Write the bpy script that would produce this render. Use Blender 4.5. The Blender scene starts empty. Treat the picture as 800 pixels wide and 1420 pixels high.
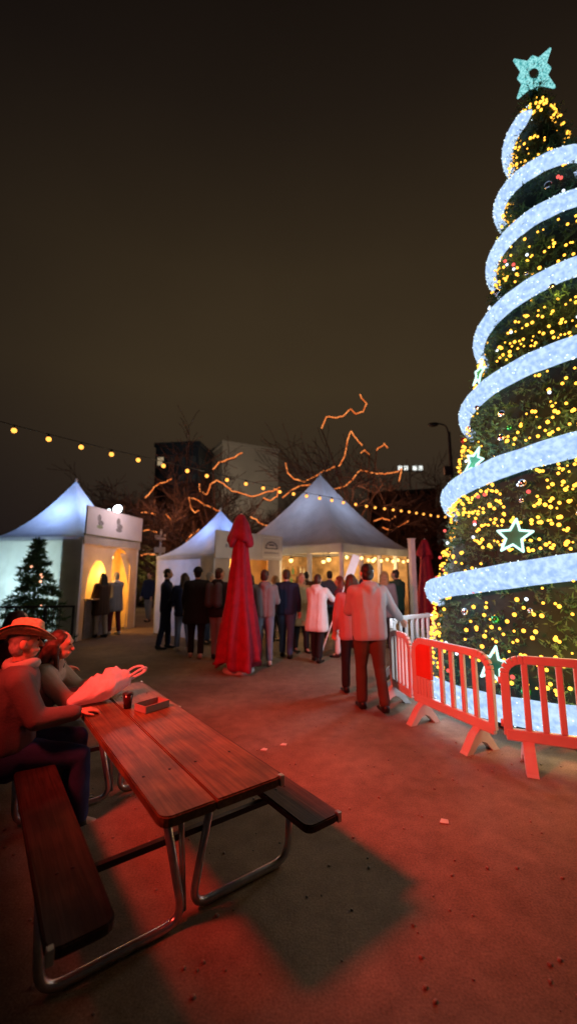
import bpy, bmesh, math, random
import numpy as np
from mathutils import Vector, Matrix, noise
R = math.radians
random.seed(7)
sc = bpy.context.scene
col = sc.collection

# ------------------------------------------------------------------ camera
F, CAMH = 565.0, 1.7
PITCH = math.atan(85 / F)
cam = bpy.data.cameras.new('camera')
cam.sensor_fit = 'VERTICAL'; cam.sensor_height = 36
cam.lens = F / 1420 * 36
cam.clip_start = .05; cam.clip_end = 2000
cam.dof.use_dof = True; cam.dof.focus_distance = 2.7; cam.dof.aperture_fstop = .95
co = bpy.data.objects.new('camera', cam); col.objects.link(co)
co.location = (0, 0, CAMH); co.rotation_euler = (R(90) + PITCH, 0, 0)
sc.camera = co

def ray(x, y):
    cx = x - 400; cy = 710 - y
    f = F * math.cos(PITCH) - cy * math.sin(PITCH); u = F * math.sin(PITCH) + cy * math.cos(PITCH)
    return cx, f, u
def gp(x, y, z=0):
    """where in the place a sight line meets height z"""
    cx, f, u = ray(x, y); d = (z - CAMH) / u * f
    return Vector((cx / f * d, d, z))
def at(x, y, d):
    cx, f, u = ray(x, y)
    return Vector((cx / f * d, d, CAMH + u / f * d))

# ------------------------------------------------------------------ materials
def mat(name, c, rough=.7, var=.25, scale=6, metal=0, bump=0, bscale=40, spec=.4, c2=None):
    m = bpy.data.materials.new(name); m.use_nodes = True
    nt = m.node_tree; n = nt.nodes; b = n['Principled BSDF']
    tc = n.new('ShaderNodeTexCoord'); nz = n.new('ShaderNodeTexNoise')
    nz.inputs['Scale'].default_value = scale; nz.inputs['Detail'].default_value = 5
    nt.links.new(tc.outputs['Object'], nz.inputs['Vector'])
    rp = n.new('ShaderNodeValToRGB')
    lo = [v * (1 - var) for v in c]; hi = [min(1, v * (1 + var)) for v in (c2 or c)]
    rp.color_ramp.elements[0].position = .3; rp.color_ramp.elements[0].color = (*lo, 1)
    rp.color_ramp.elements[1].position = .7; rp.color_ramp.elements[1].color = (*hi, 1)
    nt.links.new(nz.outputs['Fac'], rp.inputs['Fac']); nt.links.new(rp.outputs['Color'], b.inputs['Base Color'])
    b.inputs['Roughness'].default_value = rough; b.inputs['Metallic'].default_value = metal
    b.inputs['Specular IOR Level'].default_value = spec
    if bump:
        n2 = n.new('ShaderNodeTexNoise'); n2.inputs['Scale'].default_value = bscale; n2.inputs['Detail'].default_value = 6
        nt.links.new(tc.outputs['Object'], n2.inputs['Vector'])
        bp = n.new('ShaderNodeBump'); bp.inputs['Strength'].default_value = bump; bp.inputs['Distance'].default_value = .02
        nt.links.new(n2.outputs['Fac'], bp.inputs['Height']); nt.links.new(bp.outputs['Normal'], b.inputs['Normal'])
    return m
def emat(name, c, s, var=0, scale=30, c2=None, voro=False):
    m = bpy.data.materials.new(name); m.use_nodes = True
    nt = m.node_tree; n = nt.nodes; n.clear()
    out = n.new('ShaderNodeOutputMaterial'); e = n.new('ShaderNodeEmission')
    e.inputs['Strength'].default_value = s; e.inputs['Color'].default_value = (*c, 1)
    tc = n.new('ShaderNodeTexCoord')
    nz = n.new('ShaderNodeTexVoronoi' if voro else 'ShaderNodeTexNoise'); nz.inputs['Scale'].default_value = scale
    nt.links.new(tc.outputs['Object'], nz.inputs['Vector'])
    rp = n.new('ShaderNodeValToRGB')
    rp.color_ramp.elements[0].position = .1 if voro else .35; rp.color_ramp.elements[1].position = .6 if voro else .65
    a, b = (*[v * (1 - var) for v in c], 1), (*(c2 or [v * (1 + var) for v in c]), 1)
    if voro: a, b = b, a
    rp.color_ramp.elements[0].color = a; rp.color_ramp.elements[1].color = b
    nt.links.new(nz.outputs['Distance' if voro else 'Fac'], rp.inputs['Fac'])
    nt.links.new(rp.outputs['Color'], e.inputs['Color'])
    nt.links.new(e.outputs[0], out.inputs[0])
    return m
def canvas(name, c, trans=.45):
    m = bpy.data.materials.new(name); m.use_nodes = True
    nt = m.node_tree; n = nt.nodes; n.clear()
    out = n.new('ShaderNodeOutputMaterial'); d = n.new('ShaderNodeBsdfDiffuse'); t = n.new('ShaderNodeBsdfTranslucent'); mx = n.new('ShaderNodeMixShader')
    tc = n.new('ShaderNodeTexCoord'); nz = n.new('ShaderNodeTexNoise'); nz.inputs['Scale'].default_value = 2.2; nz.inputs['Detail'].default_value = 6
    nt.links.new(tc.outputs['Object'], nz.inputs['Vector'])
    rp = n.new('ShaderNodeValToRGB')
    rp.color_ramp.elements[0].position = .3; rp.color_ramp.elements[0].color = (*[v * .82 for v in c], 1)
    rp.color_ramp.elements[1].position = .65; rp.color_ramp.elements[1].color = (*c, 1)
    bp = n.new('ShaderNodeBump'); bp.inputs['Strength'].default_value = .35; bp.inputs['Distance'].default_value = .1
    nt.links.new(nz.outputs['Fac'], bp.inputs['Height'])
    nt.links.new(nz.outputs['Fac'], rp.inputs['Fac'])
    for s in (d, t):
        nt.links.new(rp.outputs['Color'], s.inputs['Color']); nt.links.new(bp.outputs['Normal'], s.inputs['Normal'])
    mx.inputs[0].default_value = trans
    nt.links.new(d.outputs[0], mx.inputs[1]); nt.links.new(t.outputs[0], mx.inputs[2]); nt.links.new(mx.outputs[0], out.inputs[0])
    return m

# ------------------------------------------------------------------ object helpers
def tag(o, label=None, cat=None, group=None, kind=None):
    if label: o['label'] = label
    if cat: o['category'] = cat
    if group: o['group'] = group
    if kind: o['kind'] = kind
    return o
def empty(name, loc=(0, 0, 0), rz=0, label=None, cat=None, group=None):
    o = bpy.data.objects.new(name, None); col.objects.link(o)
    o.location = loc; o.rotation_euler = (0, 0, rz); o.empty_display_size = .1
    return tag(o, label, cat, group)
def link(name, me, m, parent=None, smooth=False):
    o = bpy.data.objects.new(name, me); col.objects.link(o)
    if m:
        me.materials.clear()
        for k in (m if isinstance(m, (list, tuple)) else [m]): me.materials.append(k)
    if smooth:
        me.polygons.foreach_set('use_smooth', [True] * len(me.polygons))
    if parent: o.parent = parent
    return o
class MB:
    def __init__(s): s.bm = bmesh.new()
    def box(s, c, sz, rot=None, bev=0):
        mt = Matrix.Translation(c) @ (rot.to_4x4() if rot else Matrix.Identity(4)) @ Matrix.Diagonal((*sz, 1))
        r = bmesh.ops.create_cube(s.bm, size=1, matrix=mt)
        if bev:
            es = list({e for v in r['verts'] for e in v.link_edges})
            bmesh.ops.bevel(s.bm, geom=es, offset=bev, segments=2, affect='EDGES', profile=.5)
        return s
    def beam(s, a, b, w, h, bev=0, up=Vector((0, 0, 1))):
        a, b = Vector(a), Vector(b); d = (b - a); L = d.length; x = d.normalized()
        y = up.cross(x)
        if y.length < 1e-4: y = Vector((0, 1, 0)).cross(x)
        y.normalize(); z = x.cross(y)
        s.box((a + b) / 2, (L, w, h), Matrix((x, y, z)).transposed(), bev); return s
    def tube(s, pts, r, n=8, closed=False, cap=True):
        pts = [Vector(p) for p in pts]; N = len(pts)
        rs = r if isinstance(r, (list, tuple)) else [r] * N
        rings = []; prev = None
        for i, p in enumerate(pts):
            if closed: t = pts[(i + 1) % N] - pts[i - 1]
            else: t = pts[min(i + 1, N - 1)] - pts[max(i - 1, 0)]
            if t.length < 1e-7: t = Vector((0, 0, 1))
            t.normalize()
            if prev is None:
                a = t.cross(Vector((0, 0, 1)))
                if a.length < 1e-3: a = t.cross(Vector((1, 0, 0)))
            else:
                a = prev - t * prev.dot(t)
                if a.length < 1e-4: a = t.cross(Vector((0, 0, 1)))
            a.normalize(); prev = a; b = t.cross(a)
            rings.append([s.bm.verts.new(p + (a * math.cos(k * 2 * math.pi / n) + b * math.sin(k * 2 * math.pi / n)) * rs[i]) for k in range(n)])
        for i in range(N if closed else N - 1):
            A, B = rings[i], rings[(i + 1) % N]
            for k in range(n): s.bm.faces.new((A[k], A[(k + 1) % n], B[(k + 1) % n], B[k]))
        if cap and not closed:
            s.bm.faces.new(rings[0][::-1]); s.bm.faces.new(rings[-1])
        return s
    def cap(s, a, b, ra, rb=None, n=10, sc_=(1, 1, 1)):
        """tapered capsule"""
        a, b = Vector(a), Vector(b); rb = ra if rb is None else rb
        d = b - a
        if d.length < 1e-5: d = Vector((0, 0, 1e-4)); b = a + d
        t = d.normalized(); pts = []; rs = []
        for k in range(4):
            w = math.pi / 2 * (1 - k / 3.5); pts.append(a - t * ra * math.sin(w)); rs.append(max(ra * math.cos(w), ra * .04))
        pts.append(a); rs.append(ra); pts.append(b); rs.append(rb)
        for k in range(3, -1, -1):
            w = math.pi / 2 * (1 - k / 3.5); pts.append(b + t * rb * math.sin(w)); rs.append(max(rb * math.cos(w), rb * .04))
        return s.tube(pts, rs, n)
    def ell(s, c, r, rot=None, u=14, v=10):
        mt = Matrix.Translation(c) @ (rot.to_4x4() if rot else Matrix.Identity(4)) @ Matrix.Diagonal((*r, 1))
        bmesh.ops.create_uvsphere(s.bm, u_segments=u, v_segments=v, radius=1, matrix=mt); return s
    def lathe(s, prof, c=(0, 0, 0), n=24, mod=None):
        c = Vector(c); rings = []
        for r, z in prof:
            rr = []
            for k in range(n):
                a = k * 2 * math.pi / n; q = r * (mod(a, z) if mod else 1)
                rr.append(s.bm.verts.new(c + Vector((q * math.cos(a), q * math.sin(a), z))))
            rings.append(rr)
        for A, B in zip(rings, rings[1:]):
            for k in range(n): s.bm.faces.new((A[k], A[(k + 1) % n], B[(k + 1) % n], B[k]))
        s.bm.faces.new(rings[0][::-1]); s.bm.faces.new(rings[-1]); return s
    def quad(s, *p):
        s.bm.faces.new([s.bm.verts.new(Vector(q)) for q in p]); return s
    def poly(s, pts, thick):
        """extruded flat outline: pts in order, thick a vector"""
        t = Vector(thick); A = [s.bm.verts.new(Vector(p)) for p in pts]; B = [s.bm.verts.new(Vector(p) + t) for p in pts]
        n = len(pts); s.bm.faces.new(A[::-1]); s.bm.faces.new(B)
        for i in range(n): s.bm.faces.new((A[i], A[(i + 1) % n], B[(i + 1) % n], B[i]))
        return s
    def mesh(s, name='mesh'):
        bmesh.ops.recalc_face_normals(s.bm, faces=s.bm.faces[:])
        me = bpy.data.meshes.new(name); s.bm.to_mesh(me); s.bm.free(); return me
    def build(s, name, m, parent=None, smooth=False):
        return link(name, s.mesh(name), m, parent, smooth)
TS = None
def remesh(mb, vox, smooth=4, fold=0, fs=9, zmin=None):
    global TS
    if TS is None: TS = bpy.data.scenes.new('tmp')
    me0 = mb.mesh('tmp'); o = bpy.data.objects.new('tmp', me0); TS.collection.objects.link(o)
    r = o.modifiers.new('r', 'REMESH'); r.mode = 'VOXEL'; r.voxel_size = vox
    s = o.modifiers.new('s', 'SMOOTH'); s.iterations = smooth; s.factor = .5
    TS.view_layers[0].update(); dg = TS.view_layers[0].depsgraph
    me = bpy.data.meshes.new_from_object(o.evaluated_get(dg))
    bpy.data.objects.remove(o); bpy.data.meshes.remove(me0)
    if fold:
        off = Vector((random.random() * 50, random.random() * 50, 0))
        for v in me.vertices:
            p = v.co; q = Vector((p.x * fs, p.y * fs, p.z * fs * .7)) + off
            k = noise.noise(q) + .5 * noise.noise(q * 2.3)
            v.co = p + v.normal * (k * fold)
    if zmin is not None:
        for v in me.vertices:
            zz_ = zmin + .012 * math.sin(v.co.x * 14) * math.cos(v.co.y * 11)
            if v.co.z < zz_: v.co.z = zz_
    me.polygons.foreach_set('use_smooth', [True] * len(me.polygons))
    return me
def lamp(name, kind, loc, power, c, size=.05, target=None, spot=None, blend=.5):
    l = bpy.data.lights.new(name, kind); l.energy = power; l.color = c
    if kind == 'AREA': l.size = size
    else: l.shadow_soft_size = size
    o = bpy.data.objects.new(name, l); col.objects.link(o); o.location = loc
    if target is not None: o.rotation_euler = (Vector(target) - Vector(loc)).to_track_quat('-Z', 'Y').to_euler()
    if spot: l.spot_size = R(spot); l.spot_blend = blend
    return o

# ------------------------------------------------------------------ world: night sky with city glow
w = bpy.data.worlds.new('World'); sc.world = w; w.use_nodes = True
nt = w.node_tree; n = nt.nodes; bg = n['Background']
tc = n.new('ShaderNodeTexCoord')
sep = n.new('ShaderNodeSeparateXYZ'); nt.links.new(tc.outputs['Generated'], sep.inputs[0])
el = n.new('ShaderNodeValToRGB'); cr = el.color_ramp
cr.elements[0].position = 0; cr.elements[0].color = (.022, .0150, .0155, 1)
cr.elements[1].position = 1; cr.elements[1].color = (.007, .0045, .004, 1)
for pos, c in ((.22, (.036, .0240, .0180)), (.42, (.048, .0320, .0190)), (.62, (.039, .0258, .0155)), (.8, (.0195, .0128, .0094))):
    e = cr.elements.new(pos); e.color = (*c, 1)
nt.links.new(sep.outputs['Z'], el.inputs['Fac'])
vm = n.new('ShaderNodeVectorMath'); vm.operation = 'DOT_PRODUCT'
nt.links.new(tc.outputs['Generated'], vm.inputs[0])
gd = Vector((.12, .86, .33)).normalized(); vm.inputs[1].default_value = gd
gr = n.new('ShaderNodeValToRGB'); gr.color_ramp.interpolation = 'EASE'
gr.color_ramp.elements[0].position = .5; gr.color_ramp.elements[0].color = (.42, .43, .55, 1)
gr.color_ramp.elements[1].position = 1; gr.color_ramp.elements[1].color = (1.5, 1.5, 1.25, 1)
nt.links.new(vm.outputs['Value'], gr.inputs['Fac'])
cl = n.new('ShaderNodeTexNoise'); cl.inputs['Scale'].default_value = 2.5; cl.inputs['Detail'].default_value = 4
nt.links.new(tc.outputs['Generated'], cl.inputs['Vector'])
cm = n.new('ShaderNodeMapRange'); cm.inputs['To Min'].default_value = .85; cm.inputs['To Max'].default_value = 1.15
nt.links.new(cl.outputs['Fac'], cm.inputs['Value'])
mx = n.new('ShaderNodeMix'); mx.data_type = 'RGBA'; mx.blend_type = 'MULTIPLY'; mx.inputs[0].default_value = 1
nt.links.new(el.outputs[0], mx.inputs[6]); nt.links.new(gr.outputs[0], mx.inputs[7])
mx2 = n.new('ShaderNodeVectorMath'); mx2.operation = 'SCALE'
nt.links.new(mx.outputs[2], mx2.inputs[0]); nt.links.new(cm.outputs[0], mx2.inputs['Scale'])
nt.links.new(mx2.outputs[0], bg.inputs['Color']); bg.inputs['Strength'].default_value = .62

# ------------------------------------------------------------------ shared materials
M = dict(
    steel=mat('galvanised_steel', (.5, .5, .52), .28, .15, 20, metal=.9),
    dark=mat('dark_metal', (.02, .02, .022), .5, .3),
    wood=mat('stained_wood', (.14, .075, .038), .42, .35, 5, bump=.12, bscale=18),
    white=mat('white_plastic', (.56, .54, .54), .5, .08, 5),
    whitepaint=mat('white_paint', (.75, .75, .77), .5, .1, 5),
    redcloth=mat('red_canvas', (.30, .010, .035), .85, .2, 9, bump=.1, bscale=60),
    skin=mat('skin', (.52, .30, .21), .55, .1, 12),
    eye=mat('eye', (.05, .04, .035), .2, .1),
    lip=mat('lip', (.35, .12, .1), .5, .1),
    bark=mat('bark', (.045, .03, .022), .9, .4, 8, bump=.4),
    wire=mat('black_wire', (.008, .008, .008), .6, .2),
)
def grain(name, ca, cb, rough):
    m = bpy.data.materials.new(name); m.use_nodes = True
    nt = m.node_tree; n = nt.nodes; b = n['Principled BSDF']; b.inputs['Roughness'].default_value = rough; b.inputs['Specular IOR Level'].default_value = .35
    tc = n.new('ShaderNodeTexCoord'); mp = n.new('ShaderNodeMapping'); mp.inputs['Scale'].default_value = (26, 1.1, 26)
    nt.links.new(tc.outputs['Object'], mp.inputs['Vector'])
    nz = n.new('ShaderNodeTexNoise'); nz.inputs['Scale'].default_value = 2.2; nz.inputs['Detail'].default_value = 8; nz.inputs['Distortion'].default_value = .8
    nt.links.new(mp.outputs[0], nz.inputs['Vector'])
    wr = n.new('ShaderNodeTexNoise'); wr.inputs['Scale'].default_value = 5; wr.inputs['Detail'].default_value = 6
    nt.links.new(tc.outputs['Object'], wr.inputs['Vector'])
    r = n.new('ShaderNodeValToRGB'); r.color_ramp.elements[0].position = .35; r.color_ramp.elements[0].color = (*ca, 1); r.color_ramp.elements[1].position = .66; r.color_ramp.elements[1].color = (*cb, 1)
    nt.links.new(nz.outputs['Fac'], r.inputs['Fac'])
    r2 = n.new('ShaderNodeValToRGB'); r2.color_ramp.elements[0].position = .34; r2.color_ramp.elements[0].color = (.5, .5, .5, 1); r2.color_ramp.elements[1].position = .6; r2.color_ramp.elements[1].color = (1.15, 1.15, 1.15, 1)
    nt.links.new(wr.outputs['Fac'], r2.inputs['Fac'])
    mx = n.new('ShaderNodeMix'); mx.data_type = 'RGBA'; mx.blend_type = 'MULTIPLY'; mx.inputs[0].default_value = 1
    nt.links.new(r.outputs[0], mx.inputs[6]); nt.links.new(r2.outputs[0], mx.inputs[7]); nt.links.new(mx.outputs[2], b.inputs['Base Color'])
    bp = n.new('ShaderNodeBump'); bp.inputs['Strength'].default_value = .35; bp.inputs['Distance'].default_value = .006
    nt.links.new(nz.outputs['Fac'], bp.inputs['Height']); nt.links.new(bp.outputs['Normal'], b.inputs['Normal'])
    return m
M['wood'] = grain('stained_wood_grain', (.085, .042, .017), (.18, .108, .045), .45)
# ground: compacted grit
g = bpy.data.materials.new('compacted_grit'); g.use_nodes = True
nt = g.node_tree; n = nt.nodes; b = n['Principled BSDF']; b.inputs['Roughness'].default_value = .92; b.inputs['Specular IOR Level'].default_value = .2
tc = n.new('ShaderNodeTexCoord')
def tex(scale, det=6, rough=.55):
    t = n.new('ShaderNodeTexNoise'); t.inputs['Scale'].default_value = scale; t.inputs['Detail'].default_value = det; t.inputs['Roughness'].default_value = rough
    nt.links.new(tc.outputs['Object'], t.inputs['Vector']); return t
a1, a2, a3 = tex(.7), tex(7, 8, .65), tex(90, 3)
def mixc(f, c1, c2, mode='MIX'):
    m = n.new('ShaderNodeMix'); m.data_type = 'RGBA'; m.blend_type = mode
    for i, c in ((6, c1), (7, c2)):
        if isinstance(c, tuple): m.inputs[i].default_value = (*c, 1)
        else: nt.links.new(c, m.inputs[i])
    if isinstance(f, float): m.inputs[0].default_value = f
    else: nt.links.new(f, m.inputs[0])
    return m.outputs[2]
r1 = n.new('ShaderNodeValToRGB'); r1.color_ramp.elements[0].position = .35; r1.color_ramp.elements[1].position = .65
nt.links.new(a1.outputs['Fac'], r1.inputs['Fac'])
c1 = mixc(r1.outputs['Color'], (.165, .118, .08), (.28, .205, .145))
r2 = n.new('ShaderNodeValToRGB'); r2.color_ramp.elements[0].position = .3; r2.color_ramp.elements[0].color = (.74, .74, .74, 1); r2.color_ramp.elements[1].position = .7; r2.color_ramp.elements[1].color = (1.1, 1.1, 1.1, 1)
nt.links.new(a2.outputs['Fac'], r2.inputs['Fac'])
c2 = mixc(1.0, c1, r2.outputs['Color'], 'MULTIPLY')
r3 = n.new('ShaderNodeValToRGB'); r3.color_ramp.elements[0].position = .3; r3.color_ramp.elements[0].color = (.7, .7, .7, 1); r3.color_ramp.elements[1].position = .72; r3.color_ramp.elements[1].color = (1.25, 1.25, 1.25, 1)
nt.links.new(a3.outputs['Fac'], r3.inputs['Fac'])
c3 = mixc(1.0, c2, r3.outputs['Color'], 'MULTIPLY')
nt.links.new(c3, b.inputs['Base Color'])
bp = n.new('ShaderNodeBump'); bp.inputs['Strength'].default_value = .3; bp.inputs['Distance'].default_value = .015
nt.links.new(a2.outputs['Fac'], bp.inputs['Height'])
bp2 = n.new('ShaderNodeBump'); bp2.inputs['Strength'].default_value = .35; bp2.inputs['Distance'].default_value = .006
nt.links.new(a3.outputs['Fac'], bp2.inputs['Height']); nt.links.new(bp.outputs['Normal'], bp2.inputs['Normal'])
nt.links.new(bp2.outputs['Normal'], b.inputs['Normal'])
gm = MB(); gm.quad((-600, -600, 0), (600, -600, 0), (600, 900, 0), (-600, 900, 0))
tag(gm.build('ground', g), kind='structure')
# scattered pale scraps and pebbles on the grit
st = MB()
for i in range(900):
    x, y = random.uniform(-2.5, 4), random.uniform(.8, 9); r = random.uniform(.004, .013)
    st.ell((x, y, r * .4), (r, r * random.uniform(.6, 1), r * .6), Matrix.Rotation(random.random() * 3, 3, 'Z'), 6, 4)
tag(st.build('gravel', mat('pebble', (.24, .2, .16), .9, .4, 50)), 'loose pebbles scattered over the grit', 'gravel', kind='stuff')
litter_m = mat('paper_scrap', (.6, .56, .5), .8, .1)
for px, py, lb in ((615, 1140, 'tiny pale scrap of paper lying alone on the open ground right of the table'),
                   (366, 1040, 'tiny pale scrap of paper on the ground just past the far edge of the table'),
                   (393, 1033, 'small dull paper scrap on the ground, farther from the table than the pale one')):
    p = gp(px, py)
    lm = MB(); lm.poly([p + Vector((q[0] * .035, q[1] * .03, .004)) for q in ((-1, -.6), (.7, -1), (1, .5), (-.2, 1))], (0, 0, .004))
    tag(lm.build('paper_scrap', litter_m), lb, 'litter')

# ------------------------------------------------------------------ picnic table
e_ = Vector((.8, .6, 0)); l_ = Vector((-.6, .8, 0)); EC = Vector((-.265, 1.985, 0))
ROT = math.atan2(.6, .8)
tb = empty('picnic_table', EC, ROT, 'brown wooden picnic table with a bent steel tube frame and two attached benches', 'table')
LEN, TZ = 2.2, .72          # local x = across (e), y = along (l)
def plank(x0, x1, y0, y1, z0, z1, round_end=()):
    m = MB(); c = .05; pts = [(x0, y0), (x1, y0), (x1, y1), (x0, y1)]; out = []
    for i, (x, y) in enumerate(pts):
        if i in round_end:
            sx = 1 if x == x0 else -1; sy = 1 if y == y0 else -1
            arc = [(x + sx * c * (1 - math.cos(t)), y + sy * c * (1 - math.sin(t))) for t in [k * math.pi / 8 for k in range(5)]]
            if i in (0, 2): arc = arc[::1]
            else: arc = arc[::-1]
            out += arc
        else: out.append((x, y))
    m.poly([(x, y, z0) for x, y in out], (0, 0, z1 - z0))
    bmesh.ops.recalc_face_normals(m.bm, faces=m.bm.faces[:])
    es = [e for e in m.bm.edges if abs(e.verts[0].co.z - e.verts[1].co.z) < 1e-5]
    bmesh.ops.bevel(m.bm, geom=es, offset=.006, segments=2, affect='EDGES')
    return m
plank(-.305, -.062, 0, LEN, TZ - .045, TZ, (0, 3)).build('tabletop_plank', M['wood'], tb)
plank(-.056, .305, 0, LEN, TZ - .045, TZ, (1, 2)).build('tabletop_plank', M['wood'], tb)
darkwood = grain('shade_darkened_wood', (.022, .013, .009), (.055, .032, .022), .6)  # wood tone lowered, the dimness at the benches is put into the colour
for s in (-1, 1):
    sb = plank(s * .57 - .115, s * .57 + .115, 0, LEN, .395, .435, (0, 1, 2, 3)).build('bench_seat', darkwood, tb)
bolt_me = MB().ell((0, 0, 0), (.008, .008, .003), None, 10, 5).mesh(); bolt_me.materials.append(M['dark'])
for y in (.40, LEN - .40):
    for x, z in ((-.25, TZ), (-.12, TZ), (.02, TZ), (.22, TZ), (-.60, .435), (-.54, .435), (.54, .435), (.60, .435)):
        o = bpy.data.objects.new('bolt', bolt_me); col.objects.link(o); o.parent = tb; o.location = (x, y, z + .001)
# steel end caps on the outer corners
for x, z in ((.295, TZ - .022), (.672, .415), (-.672, .415)):
    for y in (.012, LEN - .012):
        MB().box((x, y, z), (.026, .03, .05), None, .004).build('corner_cap', M['steel'], tb)
def bend(pts, r=.1, k=6):
    out = [Vector(pts[0])]
    for a, b_, c in zip(pts, pts[1:], pts[2:]):
        a, b_, c = Vector(a), Vector(b_), Vector(c)
        p = b_ + (a - b_).normalized() * min(r, (a - b_).length * .45); q = b_ + (c - b_).normalized() * min(r, (c - b_).length * .45)
        for i in range(k + 1):
            t = i / k; out.append(p * (1 - t) ** 2 + b_ * 2 * t * (1 - t) + q * t * t)
    out.append(Vector(pts[-1])); return out
for y in (.40, LEN - .40):
    for s in (-1, 1):
        yy = y + s * .022
        MB().tube(bend([(s * .17, yy, TZ - .05), (s * .03, yy, .024), (s * .64, yy, .024), (s * .66, yy, .392)]), .021, 10).build('frame_tube', M['steel'], tb, True)
    # cross bar under the top and the bench bearers
    MB().box((0, y, TZ - .06), (.56, .04, .028)).build('cross_bar', M['dark'], tb)
    MB().tube([(-.06, y, TZ - .07), (-.02, y, .05)], .016, 8).build('brace', M['steel'], tb, True)
    MB().box((0, y + .06, .36), (1.3, .03, .03)).build('bench_bearer', M['dark'], tb)

def P(s, off, z=0):   # point on/around the table: s along, off across
    v = EC + l_ * s + e_ * off; return Vector((v.x, v.y, z))

# ------------------------------------------------------------------ things on the table
bagm = canvas('thin_white_plastic', (.88, .84, .9), .35)
bag = empty('carrier_bag', P(1.80, -.12, TZ), ROT + R(188), 'thin white plastic carrier bag with looped handles lying on the table end', 'bag')
bag.scale = (.74, .74, .74)
bb = MB(); rings = []
for i in range(25):      # bag lies on its side: closed bottom at +x, gathered neck and handles at -x, raised
    t = i / 24
    wv = (.05 + .13 * math.sin(min(1, t * 1.6) * math.pi / 2)) * (1 if t < .62 else 1 - (t - .62) * 1.5)
    hh = (.05 + .13 * math.sin(min(1, t * 1.5) * math.pi / 2)) * (1 if t < .66 else 1 - (t - .66) * 1.3)
    lift = .10 * max(0, t - .55) / .45
    rings.append([bb.bm.verts.new((.34 - .60 * t, math.cos(a) * wv * (1 + .15 * noise.noise(Vector((t * 6, math.cos(a) * 2, 1 + math.sin(a) * 2)))),
        lift + .004 + hh * .75 * (1 + math.sin(a)) * (1 + .22 * noise.noise(Vector((t * 16, math.cos(a) * 5, math.sin(a) * 5)))) * (1 + .18 * noise.noise(Vector((t * 7, math.cos(a) * 2.5, math.sin(a) * 2.5)))))) for a in [k * 2 * math.pi / 28 for k in range(28)]])
for A, B in zip(rings, rings[1:]):
    for k in range(28): bb.bm.faces.new((A[k], A[(k + 1) % 28], B[(k + 1) % 28], B[k]))
bb.bm.faces.new(rings[0][::-1]); bb.bm.faces.new(rings[-1])
bb.build('bag_body', bagm, bag, True)
for s in (-1, 1):
    MB().tube(bend([(-.20, s * .06, .19), (-.34, s * .085, .27), (-.45, s * .05, .28), (-.44, s * .0 + .01, .22), (-.35, s * .01, .19), (-.22, s * .015, .15)], .07), .013, 8).build('bag_handle', bagm, bag, True)
MB().ell((-.02, -.165, .13), (.08, .012, .05)).build('bag_print', mat('pale_blue_print', (.35, .5, .75), .6, .2), bag, True)
sl = empty('paper_tray', P(1.38, .12, TZ), ROT + .3, 'open grey cardboard food tray on the table near the bag', 'tray')
tm = MB(); tm.box((0, 0, .005), (.20, .13, .006)); tm.build('tray_base', mat('grey_card', (.2, .17, .15), .9, .15), sl)
tm = MB()
for (x, y, sx, sy) in ((0, .066, .20, .005), (0, -.066, .20, .005), (.1, 0, .005, .127), (-.1, 0, .005, .127)): tm.box((x, y, .028), (sx, sy, .045))
tm.build('tray_side', mat('grey_card_side', (.24, .2, .18), .9, .15), sl)
cupm = mat('dark_glass', (.03, .01, .01), .15, .2)
cup = empty('dark_cup', P(1.50, -.02, TZ), 0, 'small dark drinking cup standing beside the food tray', 'cup')
MB().lathe([(.026, .001), (.036, .10), (.033, .10), (.024, .01)]).build('cup_body', cupm, cup, True)
MB().lathe([(.0375, .10), (.0375, .108), (.01, .11)]).build('lid', M['dark'], cup, True)

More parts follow.
